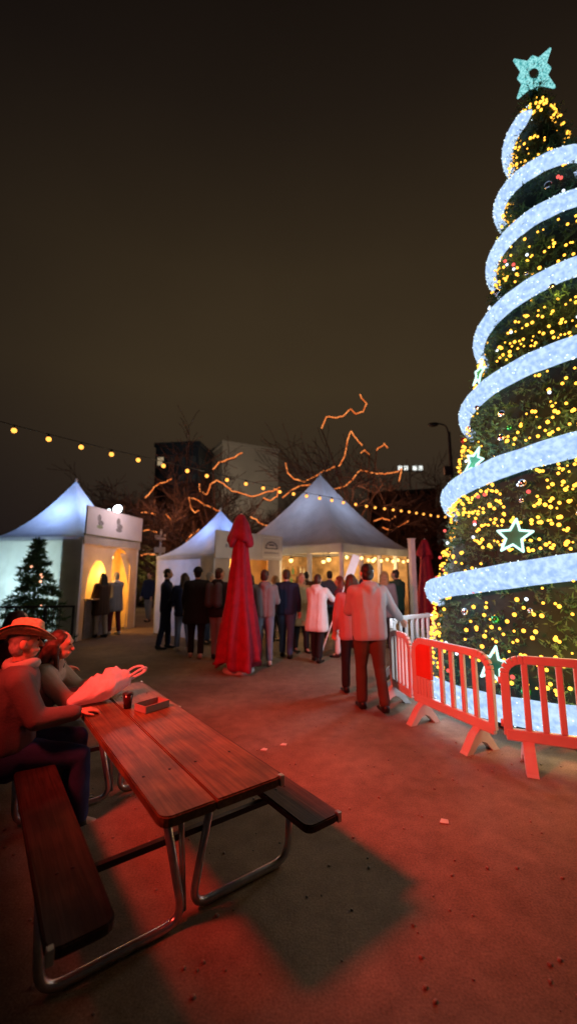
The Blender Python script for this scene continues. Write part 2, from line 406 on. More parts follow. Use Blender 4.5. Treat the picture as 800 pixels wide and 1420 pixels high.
# ------------------------------------------------------------------ people
def dirv(p, o, s): return Vector((s * math.sin(o), math.sin(p) * math.cos(o), -math.cos(p) * math.cos(o)))
def cloth(name, c, rough=.9, var=.10, scale=4): return mat(name, c, rough, var, scale, bump=.15, bscale=70)
def person(label, loc, face, H=1.75, lean=0, armL=(8, 10, 15), armR=(8, 10, 15), legL=(6, 4), legR=(-6, 4), hipz=None, head=(0, 0), stoop=0,
           top=None, hem=.82, bottom=None, shoe=None, hair=None, hairstyle='short', hat=None, hood=False, bulk=1., skirt=False, group=None, fine=False, feet_out=0, knees=.095, backpack=None, scarf=None):
    """forward +Y, right +X; arms (pitch, out, elbow[, inward]), legs (hip pitch, knee bend), degrees"""
    k = H / 1.75
    root = empty('person', loc, face, label, 'person', group)
    J = {}
    def leg(s, a):
        hp = Vector((s * knees, 0, 0)); kn = hp + dirv(R(a[0]), R(feet_out), s) * .435; an = kn + dirv(R(a[0] - a[1]), R(feet_out * .3), s) * .42
        return hp, kn, an
    L, Rr = leg(-1, legL), leg(1, legR)
    hz = (hipz / k) if hipz else .085 - min(L[2].z, Rr[2].z)
    hip = Vector((0, 0, hz)); up = Vector((0, math.sin(R(lean)), math.cos(R(lean)))); fw = Vector((0, math.cos(R(lean)), -math.sin(R(lean))))
    L = [p + hip for p in L]; Rr = [p + hip for p in Rr]
    up2 = Vector((0, math.sin(R(lean + stoop)), math.cos(R(lean + stoop))))
    mid = hip + up * .28; chest = mid + up2 * .16; neck = mid + up2 * .28
    hd = Matrix.Rotation(R(head[0]), 3, 'Z') @ Matrix.Rotation(R(-(lean + stoop) * .4 + head[1]), 3, 'X')
    hu, hf, hr = hd @ Vector((0, 0, 1)), hd @ Vector((0, 1, 0)), hd @ Vector((1, 0, 0))
    hc = neck + hu * .16 + hf * .02
    arms = {}
    for s, a in ((-1, armL), (1, armR)):
        sh = mid + up2 * .21 + Vector((s * .185 * (.95 + .05 * bulk), 0, 0))
        el = sh + dirv(R(a[0]), R(a[1]), s) * .285
        inn = a[3] if len(a) > 3 else 10
        fd = dirv(R(a[0] + a[2]), R(a[1] - inn), s); wr = el + fd * .25
        arms[s] = (sh, el, wr, fd)
    S = lambda v: v * k
    # --- one continuous body
    B = MB()
    def cp(m, a, b, ra, rb=None, n=10): m.cap(S(a), S(b), ra * k, (rb if rb is not None else ra) * k, n)
    B.ell(S(hc + hu * .015), (.073 * k, .092 * k, .10 * k), hd); B.ell(S(hc - hu * .06 + hf * .02), (.055 * k, .066 * k, .058 * k), hd)
    cp(B, hc + hf * .092 - hu * .0, hc + hf * .105 - hu * .03, .010, .016)          # nose
    cp(B, hc + hf * .078 + hu * .03 - hr * .035, hc + hf * .078 + hu * .03 + hr * .035, .014)    # brow
    cp(B, hc + hf * .083 - hu * .062 - hr * .02, hc + hf * .083 - hu * .062 + hr * .02, .010)    # lips
    for s in (-1, 1): B.ell(S(hc + hr * s * .076 - hu * .01), (.012 * k, .022 * k, .033 * k), hd)
    cp(B, hc - hu * .06 - hf * .02, neck - up2 * .06, .052, .062)
    for s in (-1, 1):
        cp(B, neck - up2 * .06 + Vector((s * .03, 0, 0)), arms[s][0], .06, .055)
        cp(B, chest + Vector((s * .085, 0, 0)), mid + Vector((s * .07, 0, 0)), .105, .09); cp(B, mid + Vector((s * .06, 0, 0)), hip + Vector((s * .075, 0, 0)), .09, .095)
        sh, el, wr, fd = arms[s]
        cp(B, sh, el, .05, .04); cp(B, el, wr, .04, .027)
        side = fd.cross(Vector((0, 0, 1)))
        if side.length < .3: side = Vector((0, -1, 0)) * s
        side.normalize(); pn = side.cross(fd).normalized()
        if pn.dot(Vector((-s, 0, -.3))) < 0: pn = -pn
        # palm and five fingers
        for q in (-.024, 0, .024): cp(B, wr + fd * .01 + side * q * .6, wr + fd * .085 + side * q, .017, .014, 8)
        for i, q in enumerate((-.033, -.011, .011, .032)):
            ln = (.036, .046, .05, .043)[i]
            a0 = wr + fd * .088 + side * q; a1 = a0 + (fd * .9 + pn * .35 + side * q * 2).normalized() * ln; a2 = a1 + (fd * .55 + pn * .85).normalized() * ln * .8
            cp(B, a0, a1, .0095, .009, 7); cp(B, a1, a2, .009, .0075, 7)
        t0 = wr + fd * .03 + side * .024; t1 = t0 + (fd * .6 + side * .75 + pn * .2).normalized() * .05; t2 = t1 + (fd * .9 + side * .15 + pn * .3).normalized() * .034
        cp(B, t0, t1, .012, .0105, 7); cp(B, t1, t2, .0105, .0085, 7)
    for lg in (L, Rr):
        cp(B, lg[0], lg[1], .085, .055); cp(B, lg[1], lg[2], .055, .036)
        cp(B, lg[2], lg[2] + Vector((0, .1, -.045)), .036, .03); 
    body = link('body', remesh(B, (.007 if fine else .0115) * k, 3), M['skin'], root)
    for s in (-1, 1):
        MB().ell(S(hc + hf * .086 + hu * .012 + hr * s * .031), (.011 * k, .007 * k, .008 * k), hd, 10, 6).build('eye', M['eye'], root, True)
    # --- trousers / skirt
    T = MB()
    for s, lg in ((-1, L), (1, Rr)):
        cp(T, hip + Vector((s * .06, 0, .05)), lg[0] + Vector((0, 0, -.04)), .115 * bulk, .115 * bulk)
        cp(T, lg[0], lg[1], .108 * bulk, .075); cp(T, lg[1], lg[2] + Vector((0, 0, .04)), .075, .066)
    link('trousers', remesh(T, (.014 if fine else .019) * k, 4, .007 * k, 7), bottom, root)
    # --- shoes
    for lg in (L, Rr):
        X = MB(); an = lg[2]; dz = min(0.0, 0)
        cp(X, an + Vector((0, -.035, -.02)), an + Vector((0, .02, -.02)), .046, .046)
        for q in (-.018, .018): cp(X, an + Vector((q, -.03, -.05)), an + Vector((q * 1.1, .16, -.058)), .032, .026)
        link('shoe', remesh(X, (.010 if fine else .013) * k, 2), shoe, root)
    # --- jacket
    C = MB(); bz = bulk
    for s in (-1, 1):
        sh, el, wr, fd = arms[s]
        cp(C, neck - up2 * .075 + Vector((s * .03, 0, 0)), sh - up2 * .005, .075, .078 * bz)
        cp(C, chest + Vector((s * .09, 0, 0)), mid + Vector((s * .085, 0, 0)), .13 * bz, .125 * bz)
        cp(C, chest + Vector((0, .0, 0)), mid, .128 * bz, .125 * bz); cp(C, mid, hip + up * .03, .125 * bz, .135 * bz)
        low = hip + up * (hem - .93) if hem < .93 and not hipz else hip + up * .03
        cp(C, mid + Vector((s * .08, 0, 0)), low + Vector((s * (.075 + .02 * (hem < .7)), 0, .05)), .125 * bz, (.135 + .03 * (hem < .7)) * bz); cp(C, mid, low + Vector((0, 0, .05)), .125 * bz, (.135 + .03 * (hem < .7)) * bz)
        cp(C, sh, el, .078 * bz, .064 * bz); cp(C, el, wr - fd * .02, .063 * bz, .047 * bz)
    if hood:
        cp(C, neck - fw * .07 + Vector((-.06, 0, .0)), neck - fw * .07 + Vector((.06, 0, .0)), .06, .06); cp(C, neck - fw * .09 - up2 * .05, neck - fw * .1 - up2 * .12, .07, .04)
    else: cp(C, neck - up2 * .05, neck + up2 * .005, .078, .07)
    link('jacket', remesh(C, (.014 if fine else .018) * k, 4, .006 * k, 6, None if hipz else hem * k), top, root)
    if scarf:
        Q = MB(); Q.tube([S(neck + Vector((math.cos(t) * .085, math.sin(t) * .085, .01 + .01 * math.sin(2 * t)))) for t in [i * math.pi / 8 for i in range(16)]], .036 * k, 8, True); Q.build('scarf', scarf, root, True)
    if backpack:
        Q = MB()
        for q in (-.09, .09): cp(Q, chest - fw * .19 + Vector((q, 0, .04)), mid - fw * .2 + Vector((q, 0, -.12)), .085, .1)
        link('backpack', remesh(Q, .016, 3, .006), backpack, root)
    # --- hair and hats
    if hair and hairstyle != 'none':
        Hh = MB()
        Hh.ell(S(hc + hu * .035 - hf * .018), (.083 * k, .095 * k, .092 * k), hd)
        Hh.ell(S(hc - hu * .02 - hf * .04), (.079 * k, .062 * k, .085 * k), hd)
        if hairstyle == 'long':
            for q in (-.05, 0, .05): cp(Hh, hc - hf * .055 + hr * q, neck - up2 * .12 - fw * .07 + Vector((q * 1.5, 0, 0)), .06, .045)
            for q in (-1, 1): cp(Hh, hc + hr * q * .075 - hf * .01, neck + Vector((q * .085, .03, -.06)), .03, .022)
        if hairstyle == 'bun': Hh.ell(S(hc + hu * .06 - hf * .1), (.05 * k, .05 * k, .05 * k))
        link('hair', remesh(Hh, (.010 if fine else .013) * k, 3, .008 * k, 28), hair, root)
    if hat:
        hm, hk = hat
        Q = MB()
        if hk == 'beanie':
            Q.ell(S(hc + hu * .055 - hf * .01), (.094 * k, .108 * k, .085 * k), hd); 
            for t in range(16):
                aa = t * math.pi / 8; bb_ = (t + 1) * math.pi / 8
                cp(Q, hc + hu * .035 - hf * .008 + hr * math.cos(aa) * .088 + hf * math.sin(aa) * .102, hc + hu * .035 - hf * .008 + hr * math.cos(bb_) * .088 + hf * math.sin(bb_) * .102, .017)
            link('beanie', remesh(Q, .011 * k, 2), hm, root)
        if hk == 'brim':
            tilt = hd @ Matrix.Rotation(R(-8), 3, 'X') @ Matrix.Rotation(R(-16), 3, 'Y')
            base = S(hc + hu * .045)
            n_ = 28; rr = []
            prof = [(.185, .012), (.19, .02), (.15, .004), (.105, .0), (.103, .05), (.094, .10), (.07, .118), (.0, .105)]
            for r_, z_ in prof:
                rr.append([Q.bm.verts.new(base + tilt @ Vector((math.cos(i * 2 * math.pi / n_) * r_ * .9 * k, math.sin(i * 2 * math.pi / n_) * r_ * 1.08 * k,
                           (z_ + (.035 * math.cos(2 * i * 2 * math.pi / n_) * (r_ > .12) * (r_ / .185))) * k))) for i in range(n_)])
            for A, B2 in zip(rr, rr[1:]):
                for i in range(n_): Q.bm.faces.new((A[i], A[(i + 1) % n_], B2[(i + 1) % n_], B2[i]))
            me = Q.mesh(); ho = link('hat', me, hm, root, True)
            sol = ho.modifiers.new('s', 'SOLIDIFY'); sol.thickness = .006
            Q = MB(); Q.tube([base + tilt @ Vector((math.cos(t) * .094 * k, math.sin(t) * .113 * k, .018 * k)) for t in [i * math.pi / 12 for i in range(24)]], .014 * k, 6, True)
            Q.build('hat_band', cloth('hat_band', (.05, .03, .02)), ho, True)
    root['k'] = k
    return root, dict(hands={s: S(arms[s][2] + arms[s][3] * .08) for s in arms}, head=S(hc))

black = cloth('black_cloth', (.012, .012, .015)); navy = cloth('navy_cloth', (.012, .018, .055)); jean = cloth('blue_denim', (.045, .07, .15)); ltjean = cloth('light_denim', (.16, .2, .28))
brown = cloth('brown_cloth', (.065, .035, .022)); grey = cloth('grey_cloth', (.2, .2, .22)); cream = cloth('white_cloth', (.70, .67, .68)); tan = cloth('tan_cloth', (.4, .27, .12))
maroon = cloth('maroon_cloth', (.12, .015, .025)); green = cloth('dark_green_cloth', (.02, .05, .035)); taupe = cloth('taupe_cloth', (.42, .35, .28)); pinkc = cloth('pink_cloth', (.36, .2, .23))
shoeb = mat('black_leather', (.01, .01, .01), .4, .2); shoew = mat('pale_shoe', (.5, .48, .46), .6, .1)
hbr = mat('brown_hair', (.05, .025, .014), .55, .3, 30); hbl = mat('black_hair', (.012, .009, .008), .5, .3, 30); hgr = mat('grey_hair', (.3, .28, .26), .6, .2, 30); hbd = mat('fair_hair', (.3, .19, .09), .55, .3, 30)
straw = mat('straw', (.5, .38, .22), .85, .2, 50, bump=.3, bscale=120); hoodgrey = cloth('pale_grey_fleece', (.30, .285, .32))
def facing(dx, dy): return math.atan2(dy, dx) - math.pi / 2
CROWD = 'visitors standing in front of the tents'
def G(px, py): p = gp(px, py); return (p.x, p.y, 0)
aw = lambda deg=0: R(deg)       # 0 = looks away from the camera
# the walker
person('man in pale hooded fleece and brown trousers seen from behind, one hand on the barrier', G(515, 985), aw(8), 1.80, lean=2, armL=(28, 6, 55, 25), armR=(20, 34, 22, -6), legL=(8, 8), legR=(-7, 14),
       top=hoodgrey, hem=.84, bottom=brown, shoe=shoeb, hair=hbl, hood=True, bulk=1.12, fine=True)
person('person in pinkish jacket mostly hidden by the man at the barrier', G(490, 962), aw(10), 1.66, top=pinkc, hem=.8, bottom=black, shoe=shoeb, hair=hbr, hairstyle='long', group=CROWD)
person('woman in a long white hooded coat and black trousers reaching forward', G(440, 918), aw(-28), 1.66, armR=(50, 14, 35), armL=(25, 8, 60), top=cream, hem=.62, bottom=black, shoe=shoeb, hair=hbr, hairstyle='short', hood=True, group=CROWD, lean=5)
person('man in dark jacket and blue jeans left of the white coat', G(397, 912), aw(-12), 1.76, top=navy, hem=.86, bottom=jean, shoe=shoeb, hair=hbr, group=CROWD, bulk=1.08, head=(40, 0), armL=(20, 10, 70), legL=(10, 12))
person('person in grey hoodie and light jeans just right of the red parasol', G(366, 922), aw(6), 1.74, top=grey, hem=.88, bottom=ltjean, shoe=shoew, hair=hbr, hood=True, group=CROWD, head=(-25, 0), armR=(15, 14, 80), armL=(12, 14, 70))
person('person in a tan coat standing behind the woman in white', G(418, 905), aw(-150), 1.68, top=tan, hem=.6, bottom=black, shoe=shoeb, hair=hbd, hairstyle='long', group=CROWD)
person('woman in maroon jacket and white trousers facing the white coat', G(473, 911), aw(75), 1.62, armL=(35, 10, 60), top=maroon, hem=.84, bottom=cream, shoe=shoeb, hair=mat('auburn_hair', (.16, .04, .025), .5, .3, 30), hairstyle='long', group=CROWD)
person('tall person all in dark blue standing in profile nearest the yellow lit booth', G(228, 900), aw(-80), 1.78, armR=(25, 5, 60), top=navy, hem=.8, bottom=navy, shoe=shoeb, hair=hbl, group=CROWD)
person('broad person in long black coat and dark beanie, left of the parasol', G(271, 912), aw(12), 1.80, top=black, hem=.66, bottom=black, shoe=shoew, hair=hbl, hat=(cloth('dark_knit', (.015, .015, .02)), 'beanie'), bulk=1.15, group=CROWD)
person('person in dark jacket and light jeans behind the black coat', G(252, 903), aw(30), 1.68, top=navy, hem=.80, bottom=ltjean, shoe=shoew, hair=hbr, hairstyle='long', group=CROWD, head=(30, 5), armL=(10, 14, 60), legR=(-10, 12))
person('person in black jacket partly behind the left of the parasol', G(301, 915), aw(-18), 1.78, top=black, hem=.82, bottom=grey, shoe=shoeb, hair=hbr, group=CROWD, hood=True, head=(-35, 0), backpack=cloth('grey_backpack', (.06, .06, .07)))
person('person in brown coat with back turned at the booth counter', G(138, 884), aw(60), 1.68, top=brown, hem=.62, bottom=taupe, shoe=shoeb, hair=hbl, hairstyle='long', group='visitors at the yellow lit booth')
person('person in white shirt and maroon skirt-length coat at the booth doorway', G(157, 880), aw(55), 1.70, armR=(40, 12, 50), top=grey, hem=.66, bottom=maroon, shoe=shoew, hair=hgr, scarf=cream, group='visitors at the yellow lit booth')
person('distant small figure in dark jacket between booth and crowd', G(205, 862), aw(160), 1.70, top=navy, hem=.8, bottom=grey, shoe=shoeb, hair=hbl, group='distant figures beyond the crowd')
person('distant figure in maroon coat at the middle tent', G(243, 868), aw(-30), 1.66, top=maroon, hem=.7, bottom=black, shoe=shoeb, hair=hbr, hairstyle='long', group='distant figures beyond the crowd')
person('fair haired person in a dark coat right of the walking man', G(536, 898), aw(-25), 1.72, top=grey, hem=.7, bottom=black, shoe=shoeb, hair=hbd, hairstyle='long', group=CROWD)
person('person in dark green jacket rightmost of the standing crowd', G(552, 893), aw(25), 1.76, top=green, hem=.8, bottom=black, shoe=shoeb, hair=hbl, group=CROWD, hood=True, head=(30, 0), armL=(30, 12, 60))
person('dark haired person in blue jacket behind the maroon jacket', G(458, 886), aw(10), 1.74, top=cloth('slate_cloth', (.05, .06, .09)), hem=.82, bottom=black, shoe=shoeb, hair=hbl, group=CROWD)
person('person in brown jacket by the bar under the grey tent', G(425, 878), aw(-8), 1.72, top=brown, hem=.8, bottom=black, shoe=shoeb, hair=hbl, group=CROWD)
for px, py, f_, h_, tp, bt, hr_, st_, lb in ((286, 893, -60, 1.70, black, jean, hgr, 'short', 'grey haired person in black seen between the black coat and the parasol'),
        (383, 890, 70, 1.62, maroon, black, hbd, 'long', 'fair haired person in maroon standing behind the dark blue jacket'),
        (346, 892, 150, 1.68, brown, black, hbl, 'long', 'person in brown jacket showing just past the right edge of the parasol'),
        (506, 884, -120, 1.82, navy, black, hgr, 'short', 'tall grey haired person in dark blue behind the walking man')):
    person(lb, G(px, py), aw(f_), h_, top=tp, hem=.8, bottom=bt, shoe=shoeb, hair=hr_, hairstyle=st_, group=CROWD, armL=(20, 10, 60), lean=3)
# seated at the table
fe = facing(.8, .6)
sp = P(1.78, -.70); person('seated man in straw brimmed hat and dark jacket, lit red from behind', (sp.x, sp.y, 0), fe - .1, 1.72, lean=-3, stoop=10, hipz=.51, head=(-10, 6), armL=(34, 8, 60), armR=(26, 8, 66), legL=(84, 88), legR=(80, 78), feet_out=6, knees=.10,
       top=cloth('charcoal_wool', (.13, .10, .10)), hem=.95, bottom=cloth('dark_denim', (.02, .03, .11)), shoe=shoeb, hair=hgr, hat=(straw, 'brim'), bulk=1.12, fine=True, scarf=cloth('pale_scarf', (.4, .36, .32)))
sp = P(2.22, -.64); person('seated woman in taupe coat with long brown hair leaning on the table end', (sp.x, sp.y, 0), fe - .35, 1.64, lean=20, stoop=14, hipz=.51, head=(-8, 10), armL=(44, 8, 62, 20), armR=(44, 8, 62, 20), legL=(78, 88), legR=(74, 82), feet_out=6,
       top=taupe, hem=.95, bottom=cloth('grey_trousers', (.16, .15, .14)), shoe=shoeb, hair=hbr, hairstyle='long', fine=True)
stp = Vector((-2.72, 3.95, 0))
stool = empty('wooden_stool', stp, .4, 'low wooden stool behind the man in the hat', 'stool')
MB().lathe([(.165, .41), (.17, .42), (.17, .445), (.16, .45)]).build('seat', M['wood'], stool)
for i in range(4):
    a = i * math.pi / 2 + .78; MB().tube([(math.cos(a) * .1, math.sin(a) * .1, .41), (math.cos(a) * .16, math.sin(a) * .16, 0)], .017, 8).build('leg', M['wood'], stool)
person('seated person in dark maroon clothes behind the straw hat at the picture edge', (stp.x, stp.y, 0), fe + .1, 1.72, lean=8, stoop=8, hipz=.53, armL=(40, 8, 50), armR=(40, 8, 50), legL=(84, 88), legR=(84, 84),
       top=maroon, hem=.95, bottom=black, shoe=shoeb, hair=mat('dark_red_hair', (.06, .012, .01), .6, .3, 30), hairstyle='long')

# ------------------------------------------------------------------ closed parasols
def parasol(loc, H, label, lean=0):
    root = empty('closed_parasol', loc, 0, label, 'parasol', 'closed red parasols')
    ph = random.random() * 6
    def fold(a, z):
        k = max(0, min(1, (H * .78 - z) / (H * .7)))
        return 1 + (.05 + .12 * k) * math.cos(8 * a + ph) + .07 * k * math.cos(3 * a + ph + z * 2) + .05 * math.cos(5 * a - z * 3)
    C = MB(); pr = []
    for i in range(34):
        t = i / 33; z = H * (.045 + .79 * t); r = .40 * (1 - t) ** 1.15 + .13 * t + .03 * math.exp(-((t - .04) / .04) ** 2) * -1
        pr.append((r, z))
    C.lathe(pr, n=72, mod=fold)
    for v in C.bm.verts:
        if v.co.z < H * .16: v.co.z += .10 * (1 - v.co.z / (H * .16)) * math.sin(3 * math.atan2(v.co.y, v.co.x) + ph) + .03 * math.sin(8 * math.atan2(v.co.y, v.co.x))
    cn = C.build('canopy', M['redcloth'], root, True)
    V = MB()
    V.lathe([(.17, H * .80), (.225, H * .805), (.215, H * .835), (.175, H * .88), (.135, H * .93), (.10, H * .965), (.055, H * .988), (.02, H * .993)], n=64, mod=lambda a, z: 1 + .13 * math.cos(6 * a + 1) * (z < H * .95) + .10 * math.cos(3 * a + ph))
    for v in V.bm.verts:
        if v.co.z < H * .84: v.co.z += .06 * math.sin(3 * math.atan2(v.co.y, v.co.x)) + .03 * math.sin(6 * math.atan2(v.co.y, v.co.x) + 1)
    V.build('vent_flap', M['redcloth'], root, True)
    MB().tube([(0, 0, .08), (0, 0, H)], .022, 10).build('pole', M['whitepaint'], root, True)
    MB().ell((0, 0, H + .012), (.028, .028, .03)).build('finial', M['dark'], root, True)
    b = MB(); b.lathe([(.27, .0), (.28, .02), (.27, .06), (.08, .085), (.05, .10)], n=32); b.build('base', mat('pale_base', (.45, .44, .43), .7, .15), root)
    return root
u1 = gp(331, 931); parasol((u1.x, u1.y, 0), 2.8, 'tall closed red parasol on the open ground among the standing crowd')
u2 = at(588, 745, 12.4); parasol((u2.x, u2.y, 0), 2.75, 'closed red parasol beside the white post, near the big lit tree')
wp = at(572, 795, 11.2)
po = empty('white_post', (wp.x, wp.y, 0), .3, 'square white post standing left of the far red parasol', 'post')
MB().box((0, 0, 1.32), (.14, .14, 2.6), None, .006).build('shaft', M['whitepaint'], po); MB().box((0, 0, .011), (.34, .34, .02), None, .004).build('base_plate', M['steel'], po); MB().box((0, 0, 2.635), (.17, .17, .03), None, .006).build('cap', M['whitepaint'], po)
# leaning white sign above the heads
ws = at(488, 789, 8.3)
wsn = empty('white_banner', (ws.x, ws.y, 0), .25, 'narrow white panel on a stick leaning above the crowd', 'banner')
rt = Matrix.Rotation(R(22), 3, 'Y')
MB().box((0, 0, 1.80), (.17, .012, .56), rt, .003).build('panel', M['white'], wsn); MB().tube([(-.74, .012, 0), (-.02, .012, 1.8)], .012, 8).build('stick', M['whitepaint'], wsn)

# ------------------------------------------------------------------ crowd barriers round the tree
signred = mat('red_panel', (.62, .08, .05), .55, .1)
def barrier(a, b, label, nb, feet=(.18, .82), panel=False, H=.95, z0=.22):
    a, b = Vector((*a, 0)), Vector((*b, 0)); d = b - a; L = d.length
    root = empty('crowd_barrier', a, math.atan2(d.y, d.x), label, 'barrier', 'plastic barriers ringing the big tree')
    m = MB(); T = .045; c = .16
    # outer loop with rounded top corners, square section
    out = [(0.03, z0 + .03), (0.03, H - c)] + [(.03 + c * (1 - math.cos(t)), H - c + (c - .035) * math.sin(t)) for t in (.3, .65, 1.0, 1.3, 1.57)]
    out += [(L - x, z) for x, z in out[::-1]]
    for (x0, zz0), (x1, zz1) in zip(out, out[1:]):
        m.beam((x0, 0, zz0), (x1, 0, zz1), T, .075, .008, Vector((0, 1, 0)).cross(Vector((x1 - x0, 0, zz1 - zz0)).normalized()))
    m.box((L / 2, 0, z0 + .04), (L - .02, T + .008, .10), None, .012)
    m.build('outer_frame', M['white'], root)
    x0p = .32 if panel else .06
    for i in range(nb):
        x = x0p + (L - .06 - x0p) * (i + 1) / (nb + 1)
        MB().box((x, 0, (z0 + H) / 2 + .02), (.052, T - .008, H - z0 - .14), None, .008).build('bar', M['white'], root)
    if panel:
        p = MB(); p.box((.19, 0, .705), (.255, T - .004, .40), None, .008); p.build('panel', signred, root)
        q = MB(); q.box((.19, 0, .40), (.255, T - .012, .2), None, .006)
        for i in range(5): q.box((.09 + i * .05, -.022, .40), (.012, .012, .2))
        q.build('ribbed_panel', M['white'], root)
    for f in feet:
        x = f * L; k = MB()
        for s in (-1, 1):
            k.poly([(x - .045, s * .0, z0 + .02), (x - .05, s * .09, z0 - .06), (x - .05, s * .19, .02), (x - .05, s * .21, 0), (x - .05, s * .13, 0), (x - .05, s * .05, .08), (x - .05, 0, .10)], (.09, 0, 0))
        k.build('foot', M['white'], root)
    for z in (.35, .72): MB().tube([(-.012, 0, z - .03), (-.012, 0, z + .03)], .017, 8).build('hinge_hook', M['white'], root, True)
barrier((1.97, 3.97), (2.95, 3.56), 'red lit plastic barrier nearest the camera, cut by the right picture edge', 6, feet=(.17, .8))
barrier((1.50, 5.12), (1.93, 4.05), 'red lit plastic barrier with a solid red panel at its left end', 4, feet=(.12, .82), panel=True)
barrier((1.40, 5.80), (1.49, 5.17), 'short plastic barrier the walking man rests his hand on', 4, feet=(.12,))
barrier((1.76, 7.20), (1.43, 5.86), 'pale plastic barrier seen nearly edge on behind the walking man', 5)
barrier((2.80, 8.05), (1.80, 7.28), 'white plastic barrier farthest back, left of the big tree', 6)

# ------------------------------------------------------------------ the big lit tree
CX, CY = 4.11, 5.74
PR = [(0, 2.30), (1.42, 2.10), (2.83, 1.80), (4.19, 1.45), (5.41, 1.165), (6.73, .889), (7.82, .70), (8.83, .50), (9.6, .30), (10.1, .14)]
def rb(z):
    for (z0, r0), (z1, r1) in zip(PR, PR[1:]):
        if z <= z1: return r0 + (r1 - r0) * (z - z0) / (z1 - z0)
    return .1
rf = lambda z: max(.06, rb(z) - .16)
big = empty('christmas_tree', (CX, CY, 0), 0, 'giant cone shaped tree wrapped in glowing white bands and yellow lights', 'christmas tree')
fol = mat('fir_needles', (.025, .11, .06), .6, .5, 3, c2=(.07, .17, .07))
def tri_mesh(name, V, m, parent, nv=3):
    V = np.asarray(V, dtype=np.float32).reshape(-1, 3); nf = len(V) // nv
    me = bpy.data.meshes.new(name); me.vertices.add(len(V)); me.vertices.foreach_set('co', V.ravel())
    me.loops.add(len(V)); me.loops.foreach_set('vertex_index', np.arange(len(V), dtype=np.int32))
    me.polygons.add(nf); me.polygons.foreach_set('loop_start', np.arange(0, len(V), nv, dtype=np.int32)); me.update(calc_edges=True); me.validate()
    return link(name, me, m, parent)
rng = np.random.default_rng(3)
_b = bmesh.new(); bmesh.ops.create_icosphere(_b, subdivisions=1, radius=1)
ICO = np.array([[v.co[:] for v in f.verts] for f in _b.faces]).reshape(-1, 3); _b.free()
def dots(name, items, m, parent): return tri_mesh(name, np.concatenate([ICO * r + np.array(p) for p, r in items]), m, parent)
N = 12000
zz = 10.0 * (1 - np.sqrt(rng.random(N) * .985)); ph = rng.random(N) * 2 * np.pi
rr = np.array([rf(z) for z in zz]) - np.abs(rng.normal(0, .05, N)) + .03 * rng.standard_normal(N)
tris = []
for z, p, r in zip(zz, ph, rr):
    o = np.array([math.cos(p), math.sin(p), 0]); tg = np.array([-math.sin(p), math.cos(p), 0]); upv = np.array([0, 0, 1.])
    d = o * rng.uniform(.5, 1) + tg * rng.uniform(-.7, .7) + upv * rng.uniform(-.5, .5); d /= np.linalg.norm(d)
    base = o * r * .93 + upv * (z + .06) - d * .05; L = rng.uniform(.10, .20)
    for j in range(7):
        t = j / 6; q = base + d * L * t; s = rng.normal(size=3); s -= d * s.dot(d) * .6; s /= np.linalg.norm(s)
        tip = q + (s * .9 + d * .6) * .055; wv = np.cross(s, d); wv /= np.linalg.norm(wv) + 1e-6
        tris += [q - wv * .010, q + wv * .010, tip]
tri_mesh('needles', tris, fol, big)
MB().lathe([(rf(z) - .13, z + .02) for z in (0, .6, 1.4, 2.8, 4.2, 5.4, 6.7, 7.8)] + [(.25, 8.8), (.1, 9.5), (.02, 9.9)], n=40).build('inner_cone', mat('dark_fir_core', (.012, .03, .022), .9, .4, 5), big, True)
# glowing spiral band, one long flattened tube that climbs the tree
HX = [(150, .16), (212, .24), (230, .30), (522, 1.36), (593, 1.82), (879, 2.80), (956, 3.12), (1236, 4.16), (1321, 4.40), (1594, 5.38), (1687, 5.62), (1952, 6.70), (2056, 6.80), (2309, 7.78), (2416, 7.62), (2669, 8.75), (2750, 8.97)]
def hz_(p):
    for (p0, z0), (p1, z1) in zip(HX, HX[1:]):
        if p <= p1: return z0 + (z1 - z0) * (p - p0) / (p1 - p0)
    return HX[-1][1]
sm = lambda p: sum(hz_(min(max(p + q, 150), 2750)) for q in range(-60, 61, 15)) / 9
bandm = emat('frosted_led_band', (.46, .69, 1.12), 1.0, .12, 16, c2=(.70, .93, 1.2))
bn = bpy.data.materials['frosted_led_band']
bd = MB(); rings = []
steps = list(np.arange(150, 2751, 4))
for i, p in enumerate(steps):
    z = sm(p); a = R(p); o = Vector((math.cos(a), math.sin(a), 0)); r = rb(z) - .07
    k = min(1, (len(steps) - 1 - i) / 6 + .25, i / 6 + .25)
    tilt = (o * .22 + Vector((0, 0, 1))).normalized()
    rings.append([bd.bm.verts.new(o * r + Vector((0, 0, z)) + o * math.cos(t) * .075 * k + tilt * math.sin(t) * .155 * (1 - .035 * z) * k * (1 + .10 * noise.noise(Vector((i * .45, t, 0))))) for t in [q * math.pi / 7 for q in range(14)]])
for A, B in zip(rings, rings[1:]):
    for k in range(14): bd.bm.faces.new((A[k], A[(k + 1) % 14], B[(k + 1) % 14], B[k]))
bd.bm.faces.new(rings[0][::-1]); bd.bm.faces.new(rings[-1])
bo = bd.build('light_band', bandm, big, True)
leds = []
for q in range(1500):
    p = random.uniform(152, 2748); z = sm(p); a = R(p); o = Vector((math.cos(a), math.sin(a), 0)); r = rb(z) - .07; t = random.uniform(-1.9, 1.9); tilt = (o * .22 + Vector((0, 0, 1))).normalized()
    leds.append((tuple(o * r + Vector((0, 0, z)) + o * math.cos(t) * .077 + tilt * math.sin(t) * .156 * (1 - .035 * z)), random.uniform(.006, .012)))
tag(dots('band_leds', leds, emat('band_led', (.78, .95, 1), 1.8), bo), kind='stuff')
